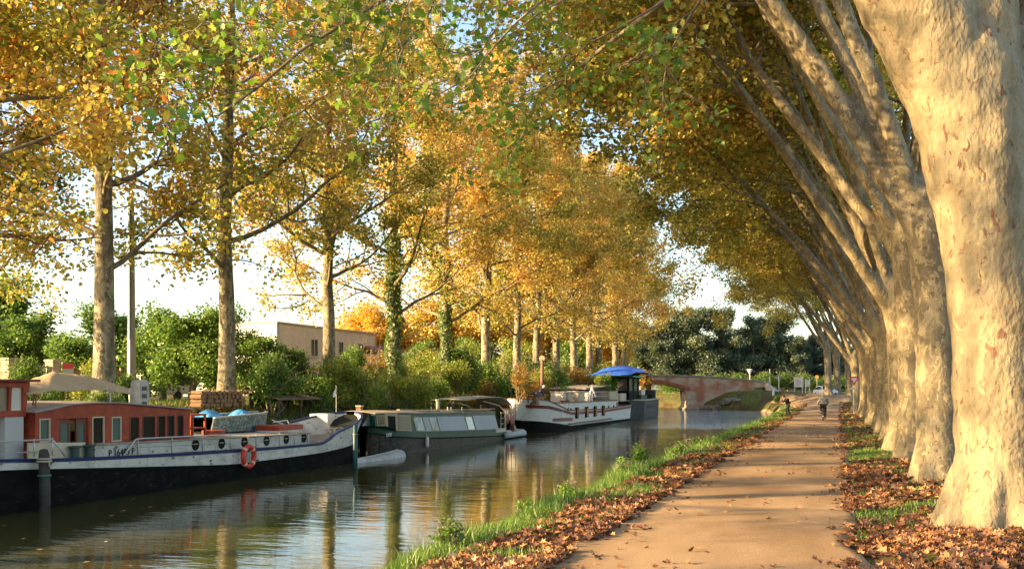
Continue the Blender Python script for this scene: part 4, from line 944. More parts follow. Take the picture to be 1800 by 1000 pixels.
# ---- long barge in the foreground
def long_barge():
    NX = -17.4; BT = 37.3
    root = thing('long_barge', 'long old black and white barge with blue rail and red cabin, nearest on the left', 'barge', (-19.4, 25, WZ))
    cx = itp([8, 28, BT], [-19.45, -19.4, -18.75])
    hbb = lambda y: 2.05*math.sqrt(max(0, 1-max(0, (y-29.5)/(BT+.05-29.5))**2.3))*(1 if y > 14 else 1)
    def hb(y, z):
        b = hbb(y); rake = float(np.interp(y, [30, BT], [0, 1])); zz = np.interp(z, [-.9, .9], [0, 1]); yy = y+(1-zz)*rake*1.5
        return min(b, hbb(min(BT, yy)))*(.93+.07*zz)
    H = Hull(9, BT, cx, hb, 60)
    H.ys = list(np.linspace(9, 29, 24))+list(29+(BT-29)*(1-(1-np.linspace(.03, 1, 36))**1.8))
    white_lo = itp([9, 18, 22, 27, 32, 35, BT], [.4, .25, .02, -.26, -.20, -.10, .05])
    sheer = itp([9, 17, 20, 24.5, 28, 32.0, 32.6, 33.2, 35, BT], [.7, .56, .40, .26, .18, .17, .27, .52, .75, 1.15])
    H.strip('lower_hull', M_tar, root, lambda y: -1.2, white_lo)
    H.strip('white_band', M_white, root, lambda y: white_lo(y)+.001, lambda y: sheer(y)-.07, out=.004)
    H.strip('rubbing_strake', M_tar, root, lambda y: white_lo(y)-.02, lambda y: white_lo(y)+.035, out=.03)
    H.strip('blue_rail', M_blue, root, lambda y: sheer(y)-.055, lambda y: sheer(y)+.015, out=.03, t=.10)
    H.deck('deck', M_deck, root, itp([9, 31.8, 32.2, BT], [.62, .13, .12, .30]), .08)
    # bow bulwark liner of the far side reads pale grey
    for (yy, lab) in (): pass
    # raised trunk with portholes, near side set in 0.35 m
    zt = itp([20.5, 24.5, 28, 32], [.66, .60, .54, .48]); x1, x0 = NX-.28, -21.2; ya, yb = yonX(183, NX), 32.2
    ys_ = np.linspace(ya, yb, 12); mb = MB()
    for i in range(11):
        a, b = ys_[i], ys_[i+1]; ia, ib = [max(0, hbb(29)-hbb(q)) for q in (a, b)]
        mb.hexa([(x1-ia, a, sheer(a)-.1), (x1-ib, b, sheer(b)-.1), (x0, b, sheer(b)-.1), (x0, a, sheer(a)-.1)], [(x1-ia, a, zt(a)), (x1-ib, b, zt(b)), (x0, b, zt(b)), (x0, a, zt(a))])
    mb.build('coach_side', M_flake, root)
    mb = MB()
    for i in range(11):
        a, b = ys_[i], ys_[i+1]; ia, ib = [max(0, hbb(29)-hbb(q)) for q in (a, b)]
        mb.hexa([(x1+.05-ia, a, zt(a)+.002), (x1+.05-ib, b, zt(b)+.002), (x0, b, zt(b)+.002), (x0, a, zt(a)+.002)], [(x1+.05-ia, a, zt(a)+.04), (x1+.05-ib, b, zt(b)+.04), (x0, b, zt(b)+.06), (x0, a, zt(a)+.06)])
    mb.build('coach_roof', M_deck, root, bevel=.01)
    for u in (343, 389, 429, 468, 503, 536):
        y = yonX(u, x1); z = (zt(y)+sheer(y))/2+.04; xi = x1-max(0, hbb(29)-hbb(y))
        p = MB().torus((xi+.01, y, z), .135, .03, 'x', 20, 6).build('porthole', M_black, root, smooth=True); MB().tube([(xi+.004, y, z), (xi+.014, y, z)], .125, 16).build('pane', M_glass, p)
    text(root, 'registration_number', 'P 16483 F', .25, (x1+.012, yonX(190, x1), .34), M_black, root)
    # red cabin
    cxn = -17.85; y0, y1 = yonX(62, cxn), yonX(334, cxn); rz = itp([y0, y0+1.2, y0+2.6, y1], [1.50, 1.68, 1.70, 1.46]); fz = itp([y0, y1], [.62, .66]); xb = -21.0
    wins = []
    def W(u0, u1, v0, v1, m=M_glass): wins.append((yonX(u0, cxn), yonX(u1, cxn), v0, v1, m))
    W(69, 88, 1.36, .80, M_glassg); W(162, 183, 1.36, .66); W(196, 213, 1.34, .70, M_glassg)
    for a, b in ((228, 245), (250, 273), (277, 291), (294, 307), (311, 323)): W(a, b, 1.33, .68)
    yd0, yd1 = yonX(104, cxn), yonX(156, cxn)
    mb = MB()  # walls as posts and rails around the openings
    edges = sorted([(w[0], w[1], min(w[2:4]), max(w[2:4])) for w in wins]+[(yd0, yd1, .30, 1.34)])
    cur = y0
    for a, b, zl, zh in edges:
        mb.hexa([(cxn-.06, cur, .28), (cxn, cur, .28), (cxn, a, .28), (cxn-.06, a, .28)], [(cxn-.06, cur, rz(cur)), (cxn, cur, rz(cur)), (cxn, a, rz(a)), (cxn-.06, a, rz(a))])
        if zl > .31: mb.box(cxn-.06, cxn, a, b, .28, zl)
        mb.hexa([(cxn-.06, a, zh), (cxn, a, zh), (cxn, b, zh), (cxn-.06, b, zh)], [(cxn-.06, a, rz(a)), (cxn, a, rz(a)), (cxn, b, rz(b)), (cxn-.06, b, rz(b))])
        cur = b
    mb.hexa([(cxn-.06, cur, .28), (cxn, cur, .28), (cxn, y1, .28), (cxn-.06, y1, .28)], [(cxn-.06, cur, rz(cur)), (cxn, cur, rz(cur)), (cxn, y1, rz(y1)), (cxn-.06, y1, rz(y1))])
    mb.box(cxn-3.0, cxn-.061, y0, y0+.06, .28, rz(y0)); mb.box(cxn-3.0, cxn-.061, y1-.06, y1, .5, rz(y1)); mb.box(xb, xb+.06, y0+.061, y1-.061, 1.15, 1.46); mb.box(xb, xb+.06, y0+.061, y1-.061, .28, .6)
    cab = mb.build('cabin', M_red, root)
    for (a, b, zh, zl, m) in wins:
        fr = MB(); e = .03; fr.box(cxn-.02, cxn+.012, a, a+e, zl, zh); fr.box(cxn-.02, cxn+.012, b-e, b, zl, zh); fr.box(cxn-.02, cxn+.012, a+e, b-e, zl, zl+e); fr.box(cxn-.02, cxn+.012, a+e, b-e, zh-e, zh)
        f = fr.build('window', M_cream if m is M_glassg or a < yonX(200, cxn) else M_dkred, cab); MB().box(cxn-.04, cxn-.03, a+e, b-e, zl+e, zh-e).build('pane', m, f)
    # dark interior furnishings seen through the openings
    MB().box(cxn-1.6, cxn-1.5, y0+.1, y1-.1, .3, .95).build('interior_panel', mat('dim interior', (.10, .08, .06), .8, (.20, .18, .13), 3), root)
    ym = (yd0+yd1)/2
    for a, b in ((yd0+.03, ym-.08), (ym+.12, yd1-.03)):
        fr = MB(); e = .07; fr.box(cxn-.09, cxn-.05, a, a+e, .32, 1.32); fr.box(cxn-.09, cxn-.05, b-e, b, .32, 1.32); fr.box(cxn-.09, cxn-.05, a+e, b-e, .32, .52); fr.box(cxn-.09, cxn-.05, a+e, b-e, 1.22, 1.32)
        f = fr.build('door', M_dkred, root); MB().box(cxn-.075, cxn-.065, a+e, b-e, .52, 1.22).build('pane', M_glassg, f)
    # roof, gently arched across
    mb = MB(); n = 10
    for i in range(n):
        a = y0-.12+(y1+.2-y0)*i/n; b = y0-.12+(y1+.2-y0)*(i+1)/n
        for k in range(6):
            def R(y, t): return (cxn+.10-(cxn+.10-xb+.1)*t, y, rz(y)+.004+.02*math.sin(PI*t))
            q = [R(a, k/6), R(b, k/6), R(b, (k+1)/6), R(a, (k+1)/6)]; mb.hexa(q, [(p[0], p[1], p[2]+.035) for p in q])
    mb.build('cabin_roof', mat('grey cabin roof', (.34, .29, .26), .6, (.27, .23, .21), 3), root)
    # wheelhouse, cut by the left edge of the photo
    wx = -18.0; a, b = 13.6, yonX(46, wx); zt_ = 2.2; root_w = root
    mb = MB(); 
    for (ya_, yb_) in ((a, a+.1), (b-1.12, b-1.04), (b-.54, b-.46), (b-.11, b)): mb.hexa([(wx-.1, ya_, 1.56), (wx, ya_, 1.56), (wx, yb_, 1.56), (wx-.1, yb_, 1.56)], [(wx-.1, ya_, zt_), (wx+.04, ya_, zt_), (wx+.04, yb_+(.06 if yb_ == b else 0), zt_), (wx-.1, yb_, zt_)])
    mb.box(wx-.09, wx, a, b, 1.42, 1.558); mb.box(wx-.09, wx+.05, a, b+.06, zt_-.10, zt_+.02)
    mb.box(wx-2.6, wx-2.5, a, b, .92, zt_); mb.box(wx-2.5, wx-.1, b-.08, b-.001, .92, 1.56); mb.box(wx-2.5, wx-.1, b-.08, b-.001, zt_-.12, zt_)
    wh = mb.build('wheelhouse', M_red, root)
    MB().box(wx-.06, wx-.04, a+.1, b-.54, 1.56, zt_-.1).build('pane', mat('tan glass', (.26, .20, .13), .15), wh); MB().box(wx-.06, wx-.04, b-.46, b-.11, 1.56, zt_-.1).build('blind', mat('white blind', (.66, .60, .52), .8), wh)
    MB().box(wx-2.8, wx+.22, a-.2, b+.22, zt_+.022, zt_+.08).build('wheelhouse_roof', M_dkred, root, bevel=.015)
    MB().box(wx-.16, wx-.02, b-.62, b-.06, .35, 1.418).build('wheelhouse_base', mat('grey base paint', (.46, .45, .43), .6), root); MB().box(wx-.5, wx-.16, a, b-.63, .35, 1.418).build('wheelhouse_panel', M_cream, root)
    # cockpit: cream bulwark box, dark bollards
    yc0, yc1 = yonX(50, -17.75), yonX(150, -17.75)
    MB().hexa([(-17.8, yc0, .38), (-17.74, yc0, .38), (-17.74, yc1, .32), (-17.8, yc1, .32)], [(-17.8, yc0, .82), (-17.74, yc0, .82), (-17.74, yc1, .74), (-17.8, yc1, .74)]).build('cockpit_side', M_cream, root, bevel=.01)
    for u in (135, 160):
        y = yonX(u, -17.55); MB().lathe((-17.6, y, .36), [(.13, 0), (.13, .05), (.105, .06), (.105, .27), (.15, .28), (.15, .32), (.0, .33)], 14).build('bollard', mat('dark green bollard', (.03, .06, .05), .5), root, smooth=False)
    for u, x in ((584, -18.4), (597, -18.5)):
        y = yonX(u, x); MB().lathe((x, y, .22), [(.10, 0), (.10, .30), (.135, .31), (.135, .36), (0, .37)], 14).build('bollard', mat('grey capped bollard', (.10, .10, .11), .5, (.3, .3, .3), 3), root)
    # railing on the coach roof edge
    mb = MB(); xr = x1+.02; yr0, yr1 = yonX(243, xr), yonX(545, xr); top = lambda y: zt(y)+.12
    path = [(xr+.05, yonX(214, xr), .32), (xr+.03, yonX(236, xr), .72)]+[(xr-max(0, hbb(29)-hbb(y)), y, top(y)) for y in np.linspace(yr0, 30, 8)]; mb.tube(path, .022, 6)
    mid = [(xr-max(0, hbb(29)-hbb(y)), y, (top(y)+sheer(y))/2) for y in np.linspace(yr0, 32, 10)]; mb.tube(mid, .012, 5)
    for y in list(np.linspace(yr0, 30, 6))+[31.0, 32.0]: x = xr-max(0, hbb(29)-hbb(y)); mb.tube([(x, y, sheer(y)), (x, y, top(y) if y <= 30 else zt(y)+.02)], .018, 6)
    mb.build('railing', M_steel, root, smooth=True)
    mb = MB(); mb.tube([(-17.55, 14, .95), (-17.55, yonX(92, -17.55), .88)], .022, 6); mb.tube([(-17.55, 14, .68), (-17.55, yonX(92, -17.55), .62)], .014, 6)
    for y in (15, 16.4, 17.8, yonX(60, -17.55), yonX(92, -17.55)): mb.tube([(-17.55, y, .5), (-17.55, y, .92)], .018, 6)
    mb.tube([(-17.55, yonX(92, -17.55), .88), (-17.55, yonX(115, -17.55), .45)], .022, 6); mb.build('stern_railing', M_steel, root, smooth=True)
    # bow fittings
    MB().box(-20.1, -19.3, yonX(560, -19.7), yonX(578, -19.7), .45, 1.08).build('locker', mat('white locker', (.62, .60, .55), .6), root, bevel=.02)
    MB().hexa([(-20.0, yonX(579, -19.7), .4), (-19.2, yonX(579, -19.7), .4), (-19.2, yonX(600, -19.7), .4), (-20.0, yonX(600, -19.7), .4)], [(-20, yonX(581, -19.7), 1.0), (-19.3, yonX(581, -19.7), 1.0), (-19.3, yonX(597, -19.7), 1.0), (-20, yonX(597, -19.7), 1.0)]).build('windlass_cover', M_black, root, bevel=.04)
    MB().box(-19.6, -18.6, yonX(470, -19.1), yonX(512, -19.1), .6, .78).build('red_hatch', M_red, root, bevel=.02)
    mb = MB(); mb.lathe((-19.3, yonX(524, -19.3), .55), [(.11, 0), (.11, .2), (.16, .21), (.16, .25), (0, .27)], 12); mb.build('vent', M_steel, root)
    # folded white boat trailer arms
    mb = MB(); P = [onX(480, -20, 742), onX(505, -20, 738), onX(510, -20, 748)]; mb.tube([P[0], P[1]], .02, 5); mb.tube([P[1], P[2]], .02, 5); mb.tube([onX(478, -19.8, 738), onX(500, -19.8, 746)], .02, 5); mb.build('davit', mat('white tube', (.75, .75, .72), .4), root)
    # glass wedge at the front of the coach roof
    MB().hexa([(x1-.62, 32.22, .18), (x1-.5, 32.22, .18), (x1-.9, 33.3, .18), (x1-1.0, 33.3, .18)], [(x1-.62, 32.22, .52), (x1-.5, 32.22, .52), (x1-.8, 32.8, .50), (x1-.9, 32.8, .50)]).build('companion_side', M_cream, root)
    # table and red-framed chair behind the cabin
    mb = MB(); y0c, y1c = yonX(338, -18.4), yonX(360, -18.4)
    for x in (-18.4, -18.9):
        for y in (y0c, y1c): mb.box(x-.03, x+.03, y-.03, y+.03, .62, 1.25)
    mb.box(-18.93, -18.37, y0c-.03, y1c+.03, 1.252, 1.31); mb.box(-18.9, -18.4, y0c, y1c, .86, .9)
    t = mb.build('deck_stand', M_red, root)
    MB().tube([(-18.5, yonX(375, -18.5), .64), (-18.5, yonX(375, -18.5), .78)], .35, 20).build('round_hatch', M_red, root)
    # mooring strap on the roof: curved boom and lamp
    mb = MB(); mb.tube([(-18, yonX(195, -18), .5), (-18, yonX(195, -18), 1.6), (-18, yonX(193, -18), 1.95), (-18, yonX(188, -18), 2.1)], .02, 6); mb.tube([(-18, yonX(228, -18), 1.5), (-18, yonX(228, -18), 2.08)], .022, 6)
    mb.build('awning_pole', M_steel, root, smooth=True)
    mb = MB(); mb.tube([(-17.7, 22.0, .5), (-17.3, 22.2, .2), (-17.25, 23, -.1)], .015, 5)
    tt = thing('garden_table', 'wooden table with potted plants in the barge cockpit left of the cabin', 'table', (-18.6, yonX(70, -18.6), .4)); ya_, yb_ = yonX(36, -18.6), yonX(92, -18.6)
    MB().box(-18.9, -18.3, ya_, yb_, 1.08, 1.13).build('table_top', M_wood, tt, bevel=.01)
    for x, y in ((-18.85, ya_+.1), (-18.35, ya_+.1), (-18.85, yb_-.1), (-18.35, yb_-.1)): MB().box(x-.03, x+.03, y-.03, y+.03, .3, 1.078).build('leg', M_wood, tt)
    return root
long_barge()

def lifebuoy():
    x = -17.22; p = onX(437, x, 802); t = thing('lifebuoy', 'orange-red ring lifebuoy hanging on the side of the long barge', 'lifebuoy', p)
    MB().torus(p, .30, .078, 'x', 36, 12).build('ring', mat('orange red buoy', (.62, .045, .02), .45), t, smooth=True)
    for k in range(4):
        a = PI/4+k*PI/2; c = (p.x, p.y+.30*math.cos(a), p.z+.30*math.sin(a)); mb = MB()
        mb.tube([(c[0], c[1]-.04*math.sin(a), c[2]+.04*math.cos(a)), (c[0], c[1]+.04*math.sin(a), c[2]-.04*math.cos(a))], .084, 12); mb.build('band', mat('pale band', (.75, .45, .35), .6), t, smooth=True)
    mb = MB(); mb.tube([(p.x, p.y, p.z+.37), (p.x-.03, p.y+.02, p.z+.62)], .012, 5); mb.build('cord', M_rope, t)
lifebuoy()

def awning():
    # cloth stretched over a ridge; corners from the wheelhouse to a pole above the cabin
    t = thing('awning', 'beige canvas awning stretched between the wheelhouse and the red cabin roof', 'awning', onX(140, -18.8, 690))
    n = 24; m = 10; V = []
    for i in range(n+1):
        s = i/n
        for j in range(m+1):
            w = j/m; u = 46+s*186; X = -17.9-w*1.9*(1-.55*s)
            y = yonX(u, X); z = np.interp(s, [0, .25, .55, .8, 1], [2.10, 2.42, 2.38, 2.18, 1.92])+.20*math.sin(PI*w)*(1-.5*s)-.28*(1-w)**2*(1-s)**.7*(.4+.6*math.sin(PI*min(1, s*1.3+.1)))
            z += .018*math.sin(u*.35+w*9)*(.3+s)-.22*(1-w)*math.sin(PI*s)
            V.append((X, y, z))
    f = [(i*(m+1)+j, i*(m+1)+j+1, (i+1)*(m+1)+j+1, (i+1)*(m+1)+j) for i in range(n) for j in range(m)]
    o = MB().add(V, f).build('canvas', M_canvas, t, smooth=True); s = o.modifiers.new('thick', 'SOLIDIFY'); s.thickness = .012
    mb = MB(); a = onX(60, -18.0, 700); mb.tube([(-18.2, yonX(60, -18.2), 1.3), (-18.3, yonX(66, -18.3), 2.2)], .02, 6); mb.tube([(-18.6, yonX(56, -18.6), 1.0), (-18.6, yonX(60, -18.6), 2.25)], .02, 6); mb.build('pole', M_wood, t)
awning()

def deck_dinghy():
    t = thing('small_boat', 'small faded green and white boat lying on the barge deck with blue tarp', 'boat', (-20.3, 31.6, .62))
    Y0, Y1 = yonX(362, -20.0), yonX(474, -20.0)
    cx = lambda y: -20.35; hb_ = lambda y, z: (.75-.25*(1.25-z))*math.sqrt(max(.0, 1-max(0, (y-(Y1-1.9))/1.95)**2.2))*(1 if y > Y0+.05 else .95)
    H = Hull(Y0, Y1, cx, hb_, 30); top = itp([Y0, Y1], [1.08, 1.2])
    H.strip('hull', peel('faded green hull', (.25, .34, .30), (.44, .44, .38), (.16, .17, .14), .45, 4), t, itp([Y0, Y0+1, Y1-1, Y1], [.66, .6, .62, .85]), top, t=.05)
    H.strip('gunwale', mat('grey gunwale', (.42, .42, .38), .7), t, lambda y: top(y)+.001, lambda y: top(y)+.05, out=.03, t=.1)
    H.deck('bottom', M_black, t, itp([Y0, Y0+1, Y1-1, Y1], [.68, .62, .64, .87]), .05)
    tm = mat('blue tarp', (.04, .20, .48), .5, (.10, .34, .60), 3, .3, 12); rs = np.random.RandomState(2)
    for (ya, yb, zz) in ((Y0+.25, Y0+1.15, 1.36), (Y0+2.3, Y0+2.9, 1.34)):
        n = 10; V = []
        for i in range(n+1):
            for j in range(n+1):
                a, b = i/n, j/n; V.append((-20.85+a*1.0, ya+(yb-ya)*b, 1.0+(zz-1.0)*math.sin(PI*a)**.7*math.sin(PI*b)**.6+rs.uniform(-.02, .02)))
        MB().add(V, [(i*(n+1)+j, i*(n+1)+j+1, (i+1)*(n+1)+j+1, (i+1)*(n+1)+j) for i in range(n) for j in range(n)]).build('tarp', tm, t)
deck_dinghy()

def piles():
    p = at(78, 23.2); t = thing('mooring_pile', 'dark weathered wooden mooring pile with rope in front of the long barge', 'mooring post', (p.x, p.y, WZ)); dk = mat('wet dark timber', (.035, .030, .024), .7, (.06, .05, .04), 4, .4, 20)
    MB().tube([(p.x, p.y, -1.6), (p.x+.01, p.y, -.2), (p.x, p.y-.01, .55), (p.x, p.y-.02, .68), (p.x, p.y-.02, .70)], [.13, .125, .12, .09, .04], 12).build('post', dk, t, smooth=True)
    mb = MB(); mb.torus((p.x, p.y, .48), .14, .025, 'z', 16, 6); mb.torus((p.x, p.y, .42), .145, .025, 'z', 16, 6); mb.tube([(p.x+.14, p.y, .48), (p.x+.15, p.y-.02, .3)], .02, 5); mb.build('rope', M_rope, t, smooth=True)
    MB().torus((p.x, p.y, .1), .135, .02, 'z', 16, 6).build('band', mat('green band', (.03, .22, .15), .6), t, smooth=True)
    p = at(624.5, 35.3); t = thing('mooring_post', 'slim dark teal mooring post in the water off the long barge bow', 'mooring post', (p.x, p.y, WZ))
    MB().tube([(p.x, p.y, -1.6), (p.x, p.y, .8), (p.x, p.y, .84)], [.085, .075, .03], 12).build('post', mat('teal post', (.02, .09, .09), .4, (.015, .06, .06), 3), t, smooth=True); MB().torus((p.x, p.y, .5), .085, .014, 'z', 16, 6).build('band', M_rope, t, smooth=True)
    p = at(632, 44.5); t = thing('timber_post', 'weathered brown square post standing between the barge bow and the narrowboat', 'mooring post', (p.x, p.y, WZ))
    MB().box(p.x-.12, p.x+.12, p.y-.12, p.y+.12, -1.6, 1.3).build('post', M_wood, t, bevel=.02); MB().box(p.x-.14, p.x+.14, p.y-.14, p.y+.14, 1.302, 1.35).build('cap', M_steel, t, bevel=.01)
    # small white flag on the bow
    p = at(591, 41.5); t = thing('flag', 'small white pennant on a thin staff above the long barge bow', 'flag', (p.x, p.y, .7)); MB().tube([(p.x, p.y, .7), (p.x, p.y, 2.2)], .014, 6).build('staff', M_steel, t)
    V = [(p.x, p.y, 2.16), (p.x-.02, p.y-.2, 1.9), (p.x+.02, p.y-.32, 1.72), (p.x, p.y-.10, 1.75), (p.x, p.y, 1.85)]; MB().add(V, [(0, 1, 4), (1, 3, 4), (1, 2, 3)]).build('cloth', mat('white cloth', (.8, .8, .8), .8), t)
piles()

# ---- green narrowboat
M_ntan = mat('narrowboat cream', (.40, .32, .19), .6, (.34, .27, .16), 3)
def narrowboat():
    root = thing('narrowboat', 'dark green narrowboat with cream front door and grey side panels', 'narrowboat', (-18.7, 46, WZ))
    Y0, Y1 = 38.3, yonX(889, -17.6); cx = lambda y: -18.68
    hb_ = lambda y, z: 1.06*math.sqrt(max(0, 1-max(0, (Y0+2.6-y)/2.65)**2.0))*(1.0)
    H = Hull(Y0, Y1, cx, hb_, 50); H.ys = list(Y0+np.linspace(0, 1, 22)**1.7*3.2)+list(np.linspace(Y0+3.5, Y1, 20))
    a = yonX(700, -17.6); b = yonX(870, -17.6)
    gl = itp([Y0, a, yonX(750, -17.6), b, Y1], [.25, .06, -.14, -.46, -.48]); gt = itp([Y0, a, yonX(750, -17.6), b, Y1], [.60, .33, .14, -.14, -.14]); rf = itp([Y0, a, yonX(750, -17.6), b], [1.06, 1.05, .97, .80])
    M_g = mat('narrowboat green', (.006, .05, .034), .45, (.008, .055, .03), 2, spec=.25); M_gt = mat('teal green', (.008, .07, .065), .45, spec=.25)
    H.strip('lower_hull', peel('black hull', (.010, .010, .011), (.03, .027, .022), (.05, .04, .03), .5), root, lambda y: -1.2, gl)
    H.strip('green_band', M_g, root, lambda y: gl(y)+.001, gt, out=.012)
    H.strip('rail', M_black, root, lambda y: gl(y)-.03, lambda y: gl(y)+.02, out=.035)
    H.deck('deck', M_deck, root, lambda y: gt(y)-.03, .03)
    # cabin with inward-leaning sides
    c0, c1 = yonX(657, -17.75), yonX(874, -17.75); xs = -17.68; TP = itp([yonX(718, -17.75), yonX(730, -17.75)], [.04, .20])
    ys_ = np.linspace(c0, c1, 14); mb = MB(); roof = MB()
    for i in range(13):
        p, q = ys_[i], ys_[i+1]
        mb.hexa([(xs, p, gt(p)-.02), (xs, q, gt(q)-.02), (-19.68, q, gt(q)-.02), (-19.68, p, gt(p)-.02)], [(xs-TP(p), p, rf(p)), (xs-TP(q), q, rf(q)), (-19.68+TP(q), q, rf(q)), (-19.68+TP(p), p, rf(p))])
        for k in range(5):
            def R(y, t): return (xs-TP(y)+.04-(2.0-2*TP(y))*t, y, rf(y)+.003+.09*math.sin(PI*t))
            w = [R(p, k/5), R(q, k/5), R(q, (k+1)/5), R(p, (k+1)/5)]; roof.hexa(w, [(e[0], e[1], e[2]+.035) for e in w])
    cab = mb.build('cabin', M_g, root); roof.build('cabin_roof', mat('worn tan roof', (.48, .38, .26), .8, (.34, .26, .18), 2, .2, 15), root)
    def side(y, f):   # point on leaning near side; f 0 bottom .. 1 top
        z0, z1 = gt(y)-.02, rf(y); return Vector((xs-TP(y)*f+.008, y, z0+(z1-z0)*f))
    def pan(nm, u0, u1, f0, f1, m, parent, skew=0, t=.02):
        p, q = yonX(u0, -17.75), yonX(u1, -17.75)
        return MB().panel([side(p+skew, f0), side(q+skew, f0), side(q, f1), side(p, f1)], t).build(nm, m, parent)
    gp = mat('grey white side panel', (.34, .36, .39), .5, (.30, .32, .35), 1.5)
    pan('side_panel', 745, 755.5, .06, .80, gp, cab, .12); pan('side_panel', 770, 818, .06, .82, gp, cab, .16); pan('side_panel', 833, 872, .06, .84, gp, cab, .2)
    for u0, u1 in ((727.5, 744), (755.8, 769), (819, 832)):
        f = pan('window', u0, u1, .05, .81, M_ntan, cab, .13, .016); 
        p, q = yonX(u0+1.2, -17.75), yonX(u1-1.2, -17.75); MB().panel([side(p+.13, .09)+Vector((.012, 0, 0)), side(q+.13, .09)+Vector((.012, 0, 0)), side(q, .77)+Vector((.012, 0, 0)), side(p, .77)+Vector((.012, 0, 0))], .008).build('pane', mat('amber dusk glass', (.10, .08, .045), .08, (.03, .03, .03), 4, spec=.9), f)
    # teal strip under the windows
    # cream door section near the bow
    cr = pan('door_surround', 674, 697, -.02, 1.0, M_ntan, root, 0, .03); 
    pan('door', 679, 692, .0, .82, M_black, root, 0, .06); 
    w = pan('window', 659.5, 673, .02, .88, M_ntan, root, 0, .034); pan('pane', 661, 672, .08, .82, M_glass, w, 0, .05)
    w = pan('window', 698, 720, .02, .9, M_ntan, root, 0, .034); pan('pane', 699.5, 718.5, .07, .84, mat('curtained glass', (.10, .09, .07), .3, (.18, .16, .12), 5, stretch=(1, 8, .3)), w, 0, .05)
    # sloping front screen
    z0, z1 = gt(c0), rf(c0); yb = c0-.75
    MB().panel([(-17.9, yb, z0), (-19.45, yb, z0), (-19.4, c0-.01, z1), (-17.95, c0-.01, z1)], .03).build('front_screen', mat('dull screen', (.02, .025, .022), .5, spec=.2), root)
    MB().add([(-17.9, yb, z0), (-17.95, c0-.01, z1), (-17.9, c0-.01, z0)], [(0, 1, 2)]).build('screen_side', mat('dim side glass', (.10, .12, .11), .3), root)
    MB().box(-19.2, -18.2, Y0+.7, Y0+1.2, gt(Y0+1)+.0, gt(Y0+1)+.22).build('bow_locker', M_gt, root, bevel=.02)
    text(root, 'boat_name', 'LUCIE', .20, (-17.61, yonX(679.5, -17.6), gt(a)-.21), mat('white lettering', (.8, .8, .76), .5), root)
    MB().box(-18.9, -17.58, yonX(872, -17.6), yonX(889, -17.6), gt(Y1)-.15, gt(Y1)+.04).build('stern_board', mat('pale wood board', (.60, .52, .40), .7), root, bevel=.01)
    p = yonX(770, -18.2); mb = MB(); mb.tube([(-18.2, p, .95), (-18.2, p, 1.55)], .10, 12); mb.tube([(-18.2, p, 1.52), (-18.2, p, 1.58)], .15, 12); mb.build('chimney', mat('grey flue', (.30, .27, .22), .6), root)
    mb = MB(); q = yonX(686, -18.6); mb.tube([(-18.6, q, 1.05), (-18.55, q, 2.15)], .015, 5); mb.tube([(-18.57, q-.7, 1.62), (-18.57, q+.55, 1.66)], .012, 5); mb.build('antenna', M_black, root)
    mb = MB()
    for u0, u1, x in ((735, 860, -18.2), (790, 868, -18.5), (700, 730, -18.6)):
        pA, pB = yonX(u0, x), yonX(u1, x); mb.hexa([(x-.08, pA, rf(pA)+.13), (x+.08, pA, rf(pA)+.13), (x+.08, pB, rf(pB)+.13), (x-.08, pB, rf(pB)+.13)], [(x-.08, pA, rf(pA)+.17), (x+.08, pA, rf(pA)+.17), (x+.08, pB, rf(pB)+.17), (x-.08, pB, rf(pB)+.17)])
    mb.build('roof_planks', mat('bleached planks', (.56, .45, .30), .8), root)
    mb = MB()
    for u in (758, 787, 793, 812, 845): y = yonX(u, -18.0); mb.tube([(-18.0, y, rf(y)+.05), (-18.0, y, rf(y)+.3)], .035, 8)
    mb.build('roof_vents', mat('brass vents', (.5, .45, .35), .4), root)
    # stern canopy frame
    mb = MB(); A_, B_ = yonX(803, -18.2), yonX(886, -18.2); n = 12; V = []
    for i in range(n+1):
        t = i/n; y = A_+(B_-A_)*t; z = 1.52+.12*math.sin(PI*min(1, t*.9))-.38*max(0, (t-.75)/.25)**2
        for x in (-17.75, -18.7, -19.6): V.append((x, y, z+(.06 if x == -18.7 else 0)))
    mb.add(V, [(i*3+k, i*3+k+1, (i+1)*3+k+1, (i+1)*3+k) for i in range(n) for k in range(2)]); o = mb.build('stern_canopy', mat('faded canopy', (.42, .36, .27), .8), root, smooth=True); o.modifiers.new('t', 'SOLIDIFY').thickness = .04
    mb = MB()
    for x in (-17.75, -19.6): mb.tube([(x, yonX(842, -18), 1.42), (x, yonX(870, -18), 1.15), (x, yonX(879, -18), .85), (x, yonX(882, -18), -.1)], .03, 6); mb.tube([(x, B_, 1.15), (x, B_, -.05)], .022, 6)
    mb.build('canopy_frame', mat('pale wooden hoop', (.55, .45, .30), .6), root, smooth=True)
    mb = MB(); y = yonX(884, -17.7)
    for z in (.15, .45, .75): mb.tube([(-17.7, y-.35, z), (-17.7, y+.2, z)], .018, 5)
    mb.tube([(-17.7, y-.35, -.1), (-17.7, y-.35, .8)], .018, 5); mb.tube([(-17.65, y+.22, -.1), (-17.65, y+.22, .8)], .02, 5); mb.build('stern_rail', M_steel, root)
    y = yonX(750, -17.55); MB().lathe((-17.52, y, -.55), [(0, 0), (.06, .03), (.075, .1), (.075, .4), (.05, .47), (0, .49)], 12).build('fender', mat('white fender', (.66, .63, .56), .5), root, smooth=True)
    MB().tube([(-17.52, y, -.06), (-17.6, y, .12)], .012, 5).build('fender_cord', M_rope, root)
narrowboat()

